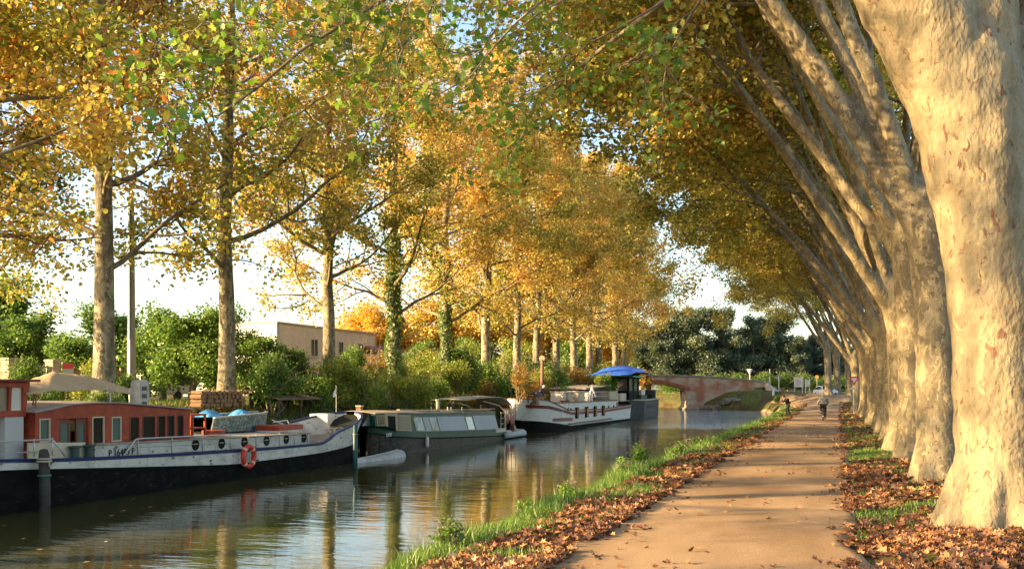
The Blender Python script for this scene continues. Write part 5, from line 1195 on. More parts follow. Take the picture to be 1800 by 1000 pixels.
def canoe():
    y0, y1 = yonX(626, -17.1), yonX(702, -17.3); t = thing('canoe', 'plain white upturned canoe floating beside the narrowboat bow', 'canoe', (-17.15, (y0+y1)/2, WZ))
    n = 26; m = 12; V = []
    for i in range(n+1):
        s = i/n; y = y0+(y1-y0)*s; w = .38*(math.sin(PI*min(1, s*.62+.02)))**.7*(1 if s < .93 else .93); h = .20+.13*s**2
        if s > .97: w *= .75; h *= .85
        for j in range(m+1):
            a = PI*j/m; V.append((-17.15-.12*s+w*math.cos(a), y, -.74+h*math.sin(a)**.8))
    f = [(i*(m+1)+j, i*(m+1)+j+1, (i+1)*(m+1)+j+1, (i+1)*(m+1)+j) for i in range(n) for j in range(m)]+[tuple(n*(m+1)+j for j in range(m+1)), tuple(j for j in range(m, -1, -1))]
    MB().add(V, f).build('hull', mat('dull white hull', (.50, .49, .46), .5, (.36, .36, .34), 3, .2, 9), t, smooth=True)
    mb = MB(); mb.tube([(-17.15-.12*s, y0+(y1-y0)*s, -.74+.20+.13*s*s+.008) for s in np.linspace(.05, .95, 12)], .018, 6); mb.build('keel_strip', M_steel, t, smooth=True)
canoe()

def tender():
    y0, y1 = yonX(889, -17.5), yonX(926, -17.5); t = thing('inflatable_dinghy', 'little pale grey dinghy with outboard motor behind the narrowboat stern', 'dinghy', (-17.9, y0, WZ)); g = mat('grey inflatable', (.42, .46, .47), .6)
    mb = MB(); 
    for x in (-17.5, -18.4): mb.tube([(x, y0, -.5), (x, y1-.6, -.5), (x+(.2 if x < -18 else -.2), y1-.2, -.45), (-17.95, y1, -.4)], [.16, .18, .17, .12], 10)
    mb.build('tubes', g, t, smooth=True); MB().box(-18.3, -17.6, y0+.3, y1-.7, -.62, -.55).build('floor_panel', M_black, t); MB().box(-18.35, -17.55, y0+.3, y0+.36, -.6, -.3).build('transom', M_wood, t)
    mb = MB(); ym = y0+(y1-y0)*.42; mb.hexa([(-17.75, ym-.22, -.28), (-17.45, ym-.22, -.28), (-17.45, ym+.22, -.28), (-17.75, ym+.22, -.28)], [(-17.72, ym-.2, .06), (-17.5, ym-.2, .06), (-17.5, ym+.12, .02), (-17.72, ym+.12, .02)]); mb.tube([(-17.6, ym, -.3), (-17.6, ym, -1.1)], .07, 8)
    mb.build('outboard_motor', mat('dark red cowl', (.10, .03, .03), .4), t, bevel=.04)
tender()

# ---- white barge
def white_barge():
    root = thing('white_barge', 'white barge with maroon stripe, dark oblong windows and crowded deck', 'barge', (-19.4, 75, WZ))
    Y0, Y1 = 61.3, yonX(1103, -18.3); ccx = lambda y: -19.35
    def hbb(y):
        b = 2.0
        if y < Y0+6: b *= math.sqrt(max(0, 1-((Y0+6-y)/6.0)**2.1))**.9
        if y > Y1-3.5: b *= math.sqrt(max(0.02, 1-((y-Y1+3.5)/3.8)**2.0))
        return b
    def hb(y, z):
        zz = float(np.interp(z, [-.7, 1.3], [0, 1])); k = float(np.interp(y, [Y0, Y0+7], [1, 0])); return hbb(max(Y0, y-(1-zz)*1.4*k))*(.9+.1*zz)
    H = Hull(Y0, Y1, ccx, hb, 60); H.ys = list(Y0+np.linspace(0, 1, 30)**1.9*7)+list(np.linspace(Y0+7.5, Y1, 30))
    sh = itp([Y0, 63.3, 65, 67, 78, Y1-1.5, Y1], [1.5, 1.34, 1.0, .65, .55, .72, 1.0]); wl = itp([Y0, 68, Y1-3, Y1], [.14, -.44, -.50, -.42])
    mar = lambda y: float(np.interp(y, [Y0, 63.5, 65.5, 68, 78, Y1], [.90, .80, .54, .30, .26, .44]))
    W = peel('white barge paint', (.68, .67, .64), (.56, .54, .50), (.30, .22, .16), .68, 1.4); MR = mat('maroon band', (.20, .03, .035), .5, (.15, .03, .03), 3)
    H.strip('lower_hull', M_tar, root, lambda y: -1.2, wl)
    H.strip('white_side', W, root, lambda y: wl(y)+.001, lambda y: sh(y)-.06, out=.004)
    H.strip('maroon_stripe', MR, root, mar, lambda y: min(mar(y)+.19, sh(y)-.07), out=.025, t=.06)
    H.strip('cap_rail', mat('dark cap rail', (.12, .05, .04), .5), root, lambda y: sh(y)-.058, lambda y: sh(y)+.02, out=.03, t=.14)
    H.deck('deck', M_deck, root, lambda y: sh(y)-.10, .06)
    # cabin
    a, b = 65.4, yonX(1086, -17.5); x1 = -17.46; top = 1.12
    MB().hexa([(x1, a, .2), (x1, b, .2), (-21.2, b, .2), (-21.2, a, .2)], [(x1-.02, a+.5, top), (x1-.02, b, top), (-21.1, b, top), (-21.1, a+.5, top)]).build('cabin', W, root)
    MB().box(-21.25, x1+.06, a+.45, b+.05, top+.002, top+.07).build('cabin_roof', mat('brown roof edge', (.22, .13, .08), .7), root, bevel=.01)
    # hull panel so the long windows cross the stripe
    for u in (1017, 1034, 1049, 1063):
        y = yonX(u, -17.3); w = .36
        f = MB().box(x1-.0, x1+.125, y-w, y+w, .02, .80).build('window', M_black, root, bevel=.08); MB().box(x1+.127, x1+.135, y-w+.08, y+w-.08, .1, .72).build('pane', M_glass, f)
    for u in (999, 1005, 1071, 1080): y = yonX(u, -17.4); MB().tube([(x1-.01, y, .62), (x1+.03, y, .62)], .16, 14).build('porthole', M_black, root)
    p, q = 64.2, 68.4
    def hx(y, z, o=.02): return ccx(y)+hb(y, z)+o
    mb = MB(); n = 14; V = []
    for i in range(n+1):
        y = p+(q-p)*i/n; e = .11*math.sqrt(max(0, 1-(max(0, .10-i/n)/.10)**2)); z = .06-.06*i/n; V += [(hx(y, z), y, z-e), (hx(y, z), y, z+e)]
    mb.add(V, [(2*i, 2*i+1, 2*i+3, 2*i+2) for i in range(n)]); o = mb.build('name_plate', mat('dark red plate', (.18, .03, .025), .5), root); o.modifiers.new('t', 'SOLIDIFY').thickness = .03
    p, q = yonX(1002, -17.3), yonX(1076, -17.3); MB().box(x1+.1, x1+.19, p, q, -.34, -.24).build('rubbing_strake', mat('brown strake', (.24, .15, .10), .7), root)
    for y in (66.3, 67.3): MB().lathe((-17.62, y, .70), [(.2, 0), (.2, .1), (.15, .12), (.15, .5), (.23, .52), (.23, .6), (0, .62)], 14).build('bollard', mat('red bollard', (.30, .04, .03), .5), root)
    y = yonX(1082, -17.6); MB().box(-17.85, -17.45, y-.35, y+.45, .6, .98).build('red_locker', M_red, root, bevel=.03)
    # fenders by the bow on the left
    for u, z in ((891, .25), (901, .2)):
        pp = at(u, 62.6); MB().tube([(pp.x, pp.y, z-.32), (pp.x, pp.y, z-.25), (pp.x, pp.y, z+.2), (pp.x, pp.y, z+.28)], [.06, .13, .13, .06], 12).build('fender', mat('faded red fender', (.42, .20, .18), .6), root, smooth=True)
    # railing on the cabin roof
    mb = MB(); y0, y1 = yonX(985, -17.5), yonX(1078, -17.5)
    for z in (1.5, 1.85): mb.tube([(-17.5, y0, z), (-17.5, y1, z)], .025, 6)
    for y in np.linspace(y0, y1, 9): mb.tube([(-17.5, y, 1.15), (-17.5, y, 1.87)], .025, 6)
    mb.build('railing', M_steel, root, smooth=True)
    # deck house with sloping roof
    h = MB(); y0, y1 = yonX(1010, -19.2), yonX(1050, -19.2); h.box(-20.6, -18.5, y0, y1, 1.19, 2.1); h.build('deckhouse', mat('dark brown hut', (.10, .06, .04), .8), root)
    MB().hexa([(-21, y0-.9, 2.05), (-18.1, y0-.9, 2.05), (-18.1, y1+.3, 2.3), (-21, y1+.3, 2.3)], [(-21, y0-.9, 2.14), (-18.1, y0-.9, 2.14), (-18.1, y1+.3, 2.42), (-21, y1+.3, 2.42)]).build('deckhouse_roof', mat('grey brown roofing', (.36, .31, .25), .8), root)
    MB().tube([(-19, yonX(1034, -19), 2.3), (-19, yonX(1034, -19), 2.62)], .08, 8).build('flue', M_black, root)
    # wheel well at stern with curved hood
    y = yonX(1082, -18.8); MB().box(-20.5, -18.0, y-1.6, y+2.2, 1.0, 1.7).build('stern_locker', mat('cream box', (.55, .48, .38), .7), root, bevel=.05)
    return root
wb = white_barge()
def mast():
    p = at(953, 66.5); t = thing('mast', 'slender rusty mast with a round disc top on the white barge', 'mast', (p.x, p.y, 1.0))
    MB().tube([(p.x, p.y, 1.0), (p.x, p.y, 4.0)], [.13, .10], 10).build('pole', mat('rusty mast', (.26, .15, .10), .8, (.18, .11, .08), 4), t, smooth=True); MB().tube([(p.x, p.y-.06, 4.05), (p.x, p.y+.06, 4.05)], .19, 18).build('disc', mat('grey brown disc', (.34, .27, .22), .8), t)
    mb = MB()
    for k in range(9): mb.box(p.x+.08, p.x+.2, p.y-.02, p.y+.02, 1.3+.28*k, 1.34+.28*k)
    mb.build('rungs', M_black, t)
mast()
def planters():
    wh = mat('white planter', (.60, .58, .54), .7); cr = mat('cream crate', (.58, .50, .36), .8, (.48, .40, .28), 3)
    for u, X, w, z0, z1, m, lab in ((985, -18.2, .9, 1.05, 1.85, wh, 'grey-white square planter at the front of the white barge cabin'), (997, -17.8, .5, 1.19, 1.82, cr, 'cream narrow box beside the square planter'), (1012, -17.9, .9, 1.19, 1.88, cr, 'leaning cream crate at the barge railing'), (1029, -18.0, .8, 1.19, 1.75, wh, 'pale box below the folded parasol'), (1063, -18.0, 1.5, 1.19, 1.85, cr, 'wide tan box at the stern end of the railing'), (938, -18.6, .9, 1.1, 1.55, M_wood, 'low brown crate on the barge foredeck')):
        y = yonX(u, X); t = thing('planter_box', lab, 'planter', (X, y, z0)); o = MB(); o.box(X-w/2, X+w/2, y-w, y+w, z0, z1); o.build('box', m, t, bevel=.03)
        MB().box(X-w/2-.04, X+w/2+.04, y-w-.04, y+w+.04, z1+.002, z1+.05).build('rim', m, t, bevel=.01)
    for k, (u, s, X, zz, lab, mm) in enumerate(((912, .85, -19.0, 1.35, 'bare russet bush in a pot on the white barge bow', SH_O), (984, .75, -18.3, 1.8, 'thin leafy sapling growing from the square planter', SH_G), (1062, .7, -18.3, 1.85, 'bushy green plant at the stern of the white barge', SH_G), (1053, .5, -18.6, 1.85, 'small green plant beside the folded parasol', SH_Y))):
        y = yonX(u, X); p = shrub_proto('potted_plant', 300+k, 1.9, 2.4, 1500, .10, mm, lab, 5, 'potted plant', 6); p.location = (X, y, zz); p.scale = (s, s, s*1.15)
    # folded parasol
    p = at(1041, 75); t = thing('parasol', 'folded pale parasol with splayed ribs standing on the white barge', 'parasol', (p.x, p.y, 1.19)); mb = MB()
    for k in range(7):
        a = k*2*PI/7; mb.tube([(p.x, p.y, 2.32), (p.x+.12*math.cos(a), p.y+.25*math.sin(a), 1.9), (p.x+.25*math.cos(a), p.y+.5*math.sin(a), 1.45)], [.03, .06, .03], 5)
    mb.build('folds', mat('lilac white cloth', (.62, .60, .66), .8), t); MB().tube([(p.x, p.y, 1.15), (p.x, p.y, 2.4)], .03, 6).build('pole', M_steel, t)
    # table on foredeck
    y = yonX(926, -18.9); t = thing('deck_table', 'small dark table on the white barge foredeck', 'table', (-18.9, y, 1.2)); MB().box(-19.3, -18.5, y-.8, y+.8, 1.72, 1.78).build('table_top', M_black, t)
    for x in (-19.2, -18.6):
        for yy in (y-.7, y+.7): MB().box(x-.03, x+.03, yy-.03, yy+.03, 1.15, 1.718).build('leg', M_black, t)
planters()

def dark_barge():
    root = thing('dark_barge', 'dark charcoal barge with pale rail beyond the white barge', 'barge', (-19, 97, WZ)); Y0 = 91.5; Y1 = yonX(1158, -17.1)
    a, b = Y0, Y1; X1 = -17.15; D = mat('charcoal hull', (.028, .028, .028), .6, (.045, .042, .040), 2, .2, 8)
    lo = [(X1-1.3, a, -1.2), (X1-.15, a+2.6, -1.2), (X1-.05, b, -1.2), (X1-4.1, b, -1.2), (X1-4.1, a+2, -1.2)]; hi = [(X1-1.6, a-.6, 1.12), (X1+.02, a+2.4, 1.05), (X1+.05, b+.1, 1.12), (X1-4.3, b+.1, 1.12), (X1-4.3, a+2, 1.12)]
    n = 5; MB().add(lo+hi, [tuple(range(4, -1, -1)), tuple(range(5, 10))]+[(i, (i+1) % n, n+(i+1) % n, n+i) for i in range(n)]).build('hull', D, root)
    mb = MB(); 
    pts = [(p[0]+.02, p[1], p[2]-.0) for p in hi]
    for i in range(3): mb.tube([pts[i], pts[i+1]], .07, 6)
    mb.build('pale_rail', mat('tan rail', (.50, .42, .30), .7), root)
    mb = MB()
    for k in range(7): y = a+4+k*.95; mb.box(X1-.02, X1+.03, y-.06, y+.06, .25, .62)
    mb.build('fender_marks', mat('faded marks', (.12, .12, .13), .7), root)
    MB().box(X1-3.6, X1-.35, a+2.5, b-4.2, 1.122, 1.5).build('coach_roof', mat('dark olive roof', (.05, .055, .04), .7), root, bevel=.02)
    # wheelhouse
    cx_, c0, c1 = X1-1.9, yonX(1082, -19), yonX(1100, -19); wh = MB()
    for x in (cx_-1.2, cx_+1.2):
        for y in (c0, (c0+c1)/2, c1): wh.box(x-.08, x+.08, y-.08, y+.08, 1.1, 3.1)
    wh.box(cx_-1.25, cx_+1.25, c0-.1, c1+.1, 1.1, 1.9); wh.box(cx_-1.3, cx_+1.3, c0-.15, c1+.15, 3.0, 3.12); w = wh.build('wheelhouse', M_black, root)
    MB().box(cx_-1.1, cx_+1.18, c0+.1, c1-.1, 1.9, 3.0).build('pane', mat('dim glass', (.16, .15, .14), .1), w)
    # green hood and blue tarp
    MB().box(cx_-1.6, cx_+1.7, c0-.3, c1+.8, 3.122, 3.24).build('green_hood', mat('green hood', (.02, .32, .20), .5), root, bevel=.03)
    n = 12; V = []; rs = np.random.RandomState(5); ta, tb = yonX(1064, -19), yonX(1107, -19)
    for i in range(n+1):
        for j in range(n+1):
            s, w_ = i/n, j/n; y = ta+(tb-ta)*s; x = cx_-1.7+3.5*w_; V.append((x, y, 3.28+np.interp(s, [0, .2, .45, .95, 1], [.0, .12, .85, .95, .35])*(.35+.65*math.sin(PI*w_)**.5)+rs.uniform(-.03, .03)))
    mb = MB().add(V, [(i*(n+1)+j, i*(n+1)+j+1, (i+1)*(n+1)+j+1, (i+1)*(n+1)+j) for i in range(n) for j in range(n)])
    o = mb.build('blue_tarp', mat('bright blue tarp', (.02, .13, .72), .45, (.03, .20, .85), 2, .3, 6), root, smooth=True); o.modifiers.new('t', 'SOLIDIFY').thickness = .03
    MB().box(X1-1.2, X1-.2, b-2.4, b-.3, 1.122, 2.0).build('stern_cabin', M_black, root, bevel=.03)
    MB().box(X1-2.0, X1-.4, a+3.2, a+5.0, 1.51, 2.0).build('white_locker', mat('off white locker', (.60, .56, .50), .6), root, bevel=.04)
    for k, (u, s, lab, m) in enumerate(((1118, 1.35, 'tall yellow-green potted bush on the dark barge', SH_Y), (1135, 1.1, 'reddish potted bush at the right end of the dark barge', SH_O), (1108, .8, 'green potted bush beside the wheelhouse of the dark barge', SH_G), (1072, .9, 'green shrub between the white and dark barges', SH_G))):
        X = X1-1.0; y = yonX(u, X); p = shrub_proto('potted_plant', 320+k, 1.5, 2.4, 1700, .13, m, lab, 6, 'potted plant', 7); p.location = (X, y, 1.5); p.scale = (s, s, s)
        if u == 1072: p.location = (X-1.2, yonX(1072, X-1.2), 1.0)
dark_barge()
# ------------------------------------------------------------------ signs, people, car
def skinned(name, joints, edges, m, parent, sub=2):
    names = list(joints); me = bpy.data.meshes.new(name); me.from_pydata([joints[k][:3] for k in names], [(names.index(a), names.index(b)) for a, b in edges], []); me.materials.append(m)
    o = bpy.data.objects.new(name, me); COL.objects.link(o); o.parent = parent; KIDS.setdefault(parent.name, []).append(o)
    sk = o.modifiers.new('skin', 'SKIN'); sk.use_smooth_shade = True
    for k, sv in zip(names, me.skin_vertices[0].data): r = joints[k][3]; sv.radius = (r, r) if not isinstance(r, tuple) else r
    me.skin_vertices[0].data[0].use_root = True
    s = o.modifiers.new('sub', 'SUBSURF'); s.levels = sub; s.render_levels = sub
    return o
M_skin = mat('skin', (.48, .28, .19), .6)
def head_parts(root, c, f, hair, r=.105, cap=None):
    """nose, ears and hair on a head centred at c facing f"""
    c = Vector(c); f = Vector(f).normalized(); s = f.cross(Vector((0, 0, 1))).normalized()
    bm = bmesh.new(); bmesh.ops.create_uvsphere(bm, u_segments=16, v_segments=10, radius=r*1.07); bmesh.ops.translate(bm, verts=bm.verts, vec=c-f*.018+Vector((0, 0, .022)))
    bmesh.ops.delete(bm, geom=[v for v in bm.verts if (v.co-c).dot(f) > .055 and (v.co-c).z < .07 or (v.co-c).z < -.06], context='VERTS')
    me = bpy.data.meshes.new('hair'); bm.to_mesh(me); bm.free(); me.materials.append(hair); o = bpy.data.objects.new('hair', me); COL.objects.link(o); o.parent = root
    o.modifiers.new('t', 'SOLIDIFY').thickness = .012
def hand(J, E, key, wrist, d, side):
    """palm with five short fingers"""
    d = Vector(d).normalized(); w = Vector(wrist); s = Vector(side).normalized(); J[key+'palm'] = (*(w+d*.06), .030); E.append((key, key+'palm'))
    for i, (o, L) in enumerate(((-.028, .07), (-.010, .085), (.010, .08), (.028, .06))):
        a = w+d*.09+s*o; b = a+d*L*.6+Vector((0, 0, -.012)); J[f'{key}f{i}'] = (*a, .010); J[f'{key}g{i}'] = (*b, .008); E += [(key+'palm', f'{key}f{i}'), (f'{key}f{i}', f'{key}g{i}')]
    t = w+d*.05+s*-.045; J[key+'th'] = (*t, .011); J[key+'ti'] = (*(t+d*.035), .009); E += [(key+'palm', key+'th'), (key+'th', key+'ti')]
def person(root, P, top, bottom, hair, face, bulk=1.0, shoe=None):
    """P: joint positions; the body is one skinned surface, clothes are children"""
    J = {'hip': (*P['hip'], .12), 'spine': (*P['spine'], .11), 'chest': (*P['chest'], (.15, .11)), 'neck': (*P['neck'], .052), 'head0': (*P['head0'], .075), 'head1': (*P['head1'], .095), 'head2': (*P['head2'], .075)}
    E = [('hip', 'spine'), ('spine', 'chest'), ('chest', 'neck'), ('neck', 'head0'), ('head0', 'head1'), ('head1', 'head2')]
    hf = Vector(face).normalized(); h1 = Vector(P['head1']); J['nose'] = (*(h1+hf*.115+Vector((0, 0, -.01))), .014); E.append(('head1', 'nose'))
    for sd in 'lr':
        J['sh'+sd] = (*P['sh'+sd], .055); J['el'+sd] = (*P['el'+sd], .042); J['wr'+sd] = (*P['wr'+sd], .030)
        J['th'+sd] = (*P['th'+sd], .088); J['kn'+sd] = (*P['kn'+sd], .058); J['an'+sd] = (*P['an'+sd], .042); J['to'+sd] = (*P['to'+sd], .036)
        E += [('chest', 'sh'+sd), ('sh'+sd, 'el'+sd), ('el'+sd, 'wr'+sd), ('hip', 'th'+sd), ('th'+sd, 'kn'+sd), ('kn'+sd, 'an'+sd), ('an'+sd, 'to'+sd)]
        d = Vector(P['wr'+sd])-Vector(P['el'+sd]); hand(J, E, 'wr'+sd, P['wr'+sd], d, d.cross(Vector((0, 0, 1))) if abs(d.normalized().z) < .95 else Vector((1, 0, 0)))
    skinned('body', J, E, M_skin, root)
    g = lambda k, r: (*P[k], r)
    JT = {'hip': g('hip', .15*bulk), 'spine': g('spine', (.155*bulk, .135*bulk)), 'chest': g('chest', (.175*bulk, .14*bulk)), 'neck': (*(Vector(P['chest']).lerp(Vector(P['neck']), .7)), .07)}; ET = [('hip', 'spine'), ('spine', 'chest'), ('chest', 'neck')]
    for sd in 'lr':
        JT['sh'+sd] = g('sh'+sd, .078*bulk); JT['el'+sd] = g('el'+sd, .062*bulk); JT['cf'+sd] = (*(Vector(P['el'+sd]).lerp(Vector(P['wr'+sd]), .9)), .045); ET += [('chest', 'sh'+sd), ('sh'+sd, 'el'+sd), ('el'+sd, 'cf'+sd)]
    skinned('jacket', JT, ET, top, root)
    JB = {'hip': g('hip', .145)}; EB = []
    for sd in 'lr':
        JB['th'+sd] = g('th'+sd, .11); JB['kn'+sd] = g('kn'+sd, .082); JB['cu'+sd] = (*(Vector(P['kn'+sd]).lerp(Vector(P['an'+sd]), .93)), .068); EB += [('hip', 'th'+sd), ('th'+sd, 'kn'+sd), ('kn'+sd, 'cu'+sd)]
        a, t = Vector(P['an'+sd]), Vector(P['to'+sd])
        skinned('shoe', {'a': (*(a-(t-a)*.25+Vector((0, 0, -.02))), .05), 'b': (*a.lerp(t, .5), .052), 'c': (*t, .042)}, [('a', 'b'), ('b', 'c')], shoe or M_black, root)
    skinned('trousers', JB, EB, bottom, root)
    head_parts(root, P['head1'], face, hair)

def cyclist():
    p = at(1447, 66); p.z = .045
    b = thing('bicycle', 'dark bicycle ridden away from the viewer down the path', 'bicycle', p, rotz=rad(4)); fr = mat('dark bike frame', (.03, .03, .035), .35, metal=.4); ty = mat('bicycle tyre', (.02, .02, .02), .8); rim = mat('bike rim', (.45, .45, .45), .3, metal=.8)
    for y in (-.50, .56):
        w = MB().torus((0, y, .34), .32, .024, 'x', 30, 8).build('wheel', ty, b, smooth=True, world=False); mb = MB().torus((0, y, .34), .292, .012, 'x', 30, 6)
        for k in range(12): a = k*PI/6; mb.tube([(0, y, .34), (0, y+.29*math.cos(a), .34+.29*math.sin(a))], .003, 4)
        mb.build('rim', rim, w, smooth=True, world=False)
    mb = MB(); bb = (0, -.06, .30); st = (0, -.22, .86); hd = (0, .38, .86)
    for q in ([bb, st], [st, hd], [bb, (0, .42, .74)], [hd, (0, .42, .74), (0, .56, .34)], [bb, (.05, -.5, .34)], [bb, (-.05, -.5, .34)], [st, (.04, -.5, .34)], [st, (-.04, -.5, .34)], [hd, (0, .36, 1.0)]): mb.tube(q, .017, 6)
    mb.build('frame', fr, b, smooth=True, world=False)
    MB().tube([(-.29, .38, 1.0), (-.12, .42, 1.02), (.12, .42, 1.02), (.29, .38, 1.0)], .014, 6).build('handlebar', fr, b, smooth=True, world=False)
    MB().hexa([(-.08, -.36, .88), (.08, -.36, .88), (.025, -.08, .89), (-.025, -.08, .89)], [(-.07, -.35, .94), (.07, -.35, .94), (.02, -.08, .93), (-.02, -.08, .93)]).build('saddle', M_black, b, bevel=.015, world=False)
    mb = MB(); mb.tube([(-.09, -.06, .30), (.09, -.06, .30)], .012, 6); mb.tube([(.09, -.06, .30), (.09, -.02, .14)], .01, 5); mb.tube([(-.09, -.06, .30), (-.09, -.10, .46)], .01, 5); mb.box(.08, .19, -.07, .03, .125, .15); mb.box(-.19, -.08, -.15, -.05, .45, .475); mb.build('pedals', fr, b, world=False)
    r = thing('person', 'cyclist seen from behind in a pale grey jacket and black trousers', 'person', p, rotz=rad(4))
    P = dict(hip=(0, -.20, 1.00), spine=(0, -.12, 1.17), chest=(0, 0, 1.34), neck=(0, .08, 1.44), head0=(0, .10, 1.50), head1=(0, .12, 1.575), head2=(0, .13, 1.63),
             shl=(-.19, .02, 1.37), ell=(-.30, .12, 1.16), wrl=(-.27, .33, 1.03), shr=(.19, .02, 1.37), elr=(.30, .12, 1.16), wrr=(.27, .33, 1.03),
             thl=(-.10, -.17, .96), knl=(-.14, .20, .84), anl=(-.13, -.06, .53), tol=(-.13, .07, .50), thr=(.10, -.17, .96), knr=(.14, .14, .60), anr=(.13, -.05, .21), tor=(.13, .09, .18))
    person(r, P, mat('pale grey jacket', (.40, .36, .28), .9, (.32, .29, .24), 6), mat('black trousers', (.03, .025, .025), .9), mat('grey hair', (.30, .28, .26), .9), (0, 1, -.1), 1.1)
cyclist()
def walker():
    p = at(1384, 78); p.z = float(ground_z(p.x, p.y))+.03
    r = thing('person', 'person in dark jacket and grey trousers stooping on the grass verge with a black backpack', 'person', p, rotz=TH+PI/2-rad(15))
    # local +y faces left along the picture
    P = dict(hip=(0, -.05, .90), spine=(0, .02, 1.06), chest=(0, .13, 1.24), neck=(0, .22, 1.37), head0=(0, .25, 1.43), head1=(0, .28, 1.50), head2=(0, .29, 1.56),
             shl=(-.18, .14, 1.27), ell=(-.25, .30, 1.08), wrl=(-.10, .44, 1.27), shr=(.18, .14, 1.27), elr=(.25, .30, 1.08), wrr=(.10, .44, 1.27),
             thl=(-.10, -.05, .86), knl=(-.11, .06, .49), anl=(-.12, .02, .08), tol=(-.13, .17, .04), thr=(.10, -.06, .86), knr=(.12, -.08, .48), anr=(.13, -.22, .08), tor=(.14, -.08, .04))
    person(r, P, mat('charcoal jacket', (.035, .03, .035), .9), mat('slate trousers', (.07, .075, .085), .9), mat('dark hair', (.05, .03, .025), .8), (0, 1, -.3), 1.05)
    t = thing('backpack', 'black backpack on the stooping walker', 'backpack', p, rotz=TH+PI/2-rad(15)); MB().hexa([(-.15, -.22, .92), (.15, -.22, .92), (.15, -.06, 1.0), (-.15, -.06, 1.0)], [(-.12, -.10, 1.38), (.12, -.10, 1.38), (.12, .05, 1.38), (-.12, .05, 1.38)]).build('pack', M_black, t, bevel=.05, world=False); MB().box(-.10, .10, -.25, -.19, .98, 1.12).build('pocket', M_black, t, bevel=.03, world=False)
    MB().tube([(.11, .05, 1.38), (.13, .22, 1.38), (.13, .28, 1.2), (.12, .1, 1.02)], .02, 5).build('strap', mat('white strap', (.7, .68, .64), .8), t, world=False)
walker()
def boat_person():
    p = at(948, 66); p.z = .98
    r = thing('person', 'white-haired person in navy top and jeans leaning over the deck beside the mast', 'person', p, rotz=TH-rad(70))
    P = dict(hip=(0, -.10, .80), spine=(0, -.02, .93), chest=(0, .13, 1.05), neck=(0, .24, 1.12), head0=(0, .28, 1.15), head1=(0, .34, 1.20), head2=(0, .37, 1.25),
             shl=(-.18, .14, 1.06), ell=(-.22, .26, .84), wrl=(-.18, .42, .74), shr=(.18, .14, 1.06), elr=(.22, .26, .84), wrr=(.18, .42, .74),
             thl=(-.10, -.10, .78), knl=(-.11, .02, .42), anl=(-.12, -.06, .07), tol=(-.13, .08, .03), thr=(.10, -.10, .78), knr=(.12, -.02, .42), anr=(.13, -.12, .07), tor=(.14, .02, .03))
    person(r, P, mat('navy top', (.02, .025, .06), .9), mat('blue jeans', (.10, .15, .25), .9), mat('white hair', (.66, .62, .56), .9), (0, 1, -.5))
boat_person()

def car():
    p = at(1451, 131); z = 1.02; t = thing('parked_car', 'small white car facing the viewer on the road behind the cyclist', 'car', (p.x, p.y, z), rotz=TH+rad(6)); wp = mat('white car paint', (.72, .73, .75), .25, spec=.6)
    # local -y is the front, towards the viewer
    prof = [(-2.0, .35), (-2.05, .62), (-1.9, .82), (-1.05, .98), (-.45, 1.42), (.9, 1.46), (1.75, 1.02), (2.0, .9), (2.02, .35)]
    mb = MB(); W = .84; V = []
    for s in (-1, 1):
        for y, zz in prof: V.append((s*(W-(.14 if zz > 1.2 else 0)), y, zz))
    m = len(prof); mb.add(V, [tuple(range(m)), tuple(range(2*m-1, m-1, -1))]+[(i, (i+1) % m, m+(i+1) % m, m+i) for i in range(m)]); b = mb.build('body', wp, t, bevel=.05, world=False)
    MB().panel([(-.70, -1.04, 1.00), (.70, -1.04, 1.00), (.62, -.50, 1.40), (-.62, -.50, 1.40)], .03).build('windscreen', M_glass, t, world=False)
    for s in (-1, 1):
        MB().panel([(s*.852, -.9, 1.0), (s*.852, 1.5, 1.02), (s*.73, .8, 1.38), (s*.73, -.4, 1.36)], .02).build('side_window', M_glass, t, world=False)
        MB().hexa([(s*.78, -2.02, .62), (s*.45, -2.07, .62), (s*.45, -2.0, .62), (s*.78, -1.9, .62)], [(s*.78, -1.96, .78), (s*.5, -2.0, .76), (s*.5, -1.9, .76), (s*.78, -1.85, .78)]).build('headlight', mat('headlight', (.75, .75, .7), .1), t, world=False)
        MB().box(s*.86-.05, s*.86+.10, -.75, -.6, .98, 1.1).build('mirror', wp, t, bevel=.02, world=False)
        for y in (-1.25, 1.25):
            w = MB().tube([(s*.68, y, .32), (s*.86, y, .32)], .32, 20).build('wheel', M_black, t, world=False); MB().tube([(s*.862, y, .32), (s*.87, y, .32)], .19, 14).build('rim', M_steel, w, world=False)
    MB().box(-.6, .6, -2.10, -2.03, .42, .56).build('grille', M_black, t, bevel=.02, world=False); MB().box(-.26, .26, -2.13, -2.10, .44, .54).build('plate', wp, t, world=False)
car()

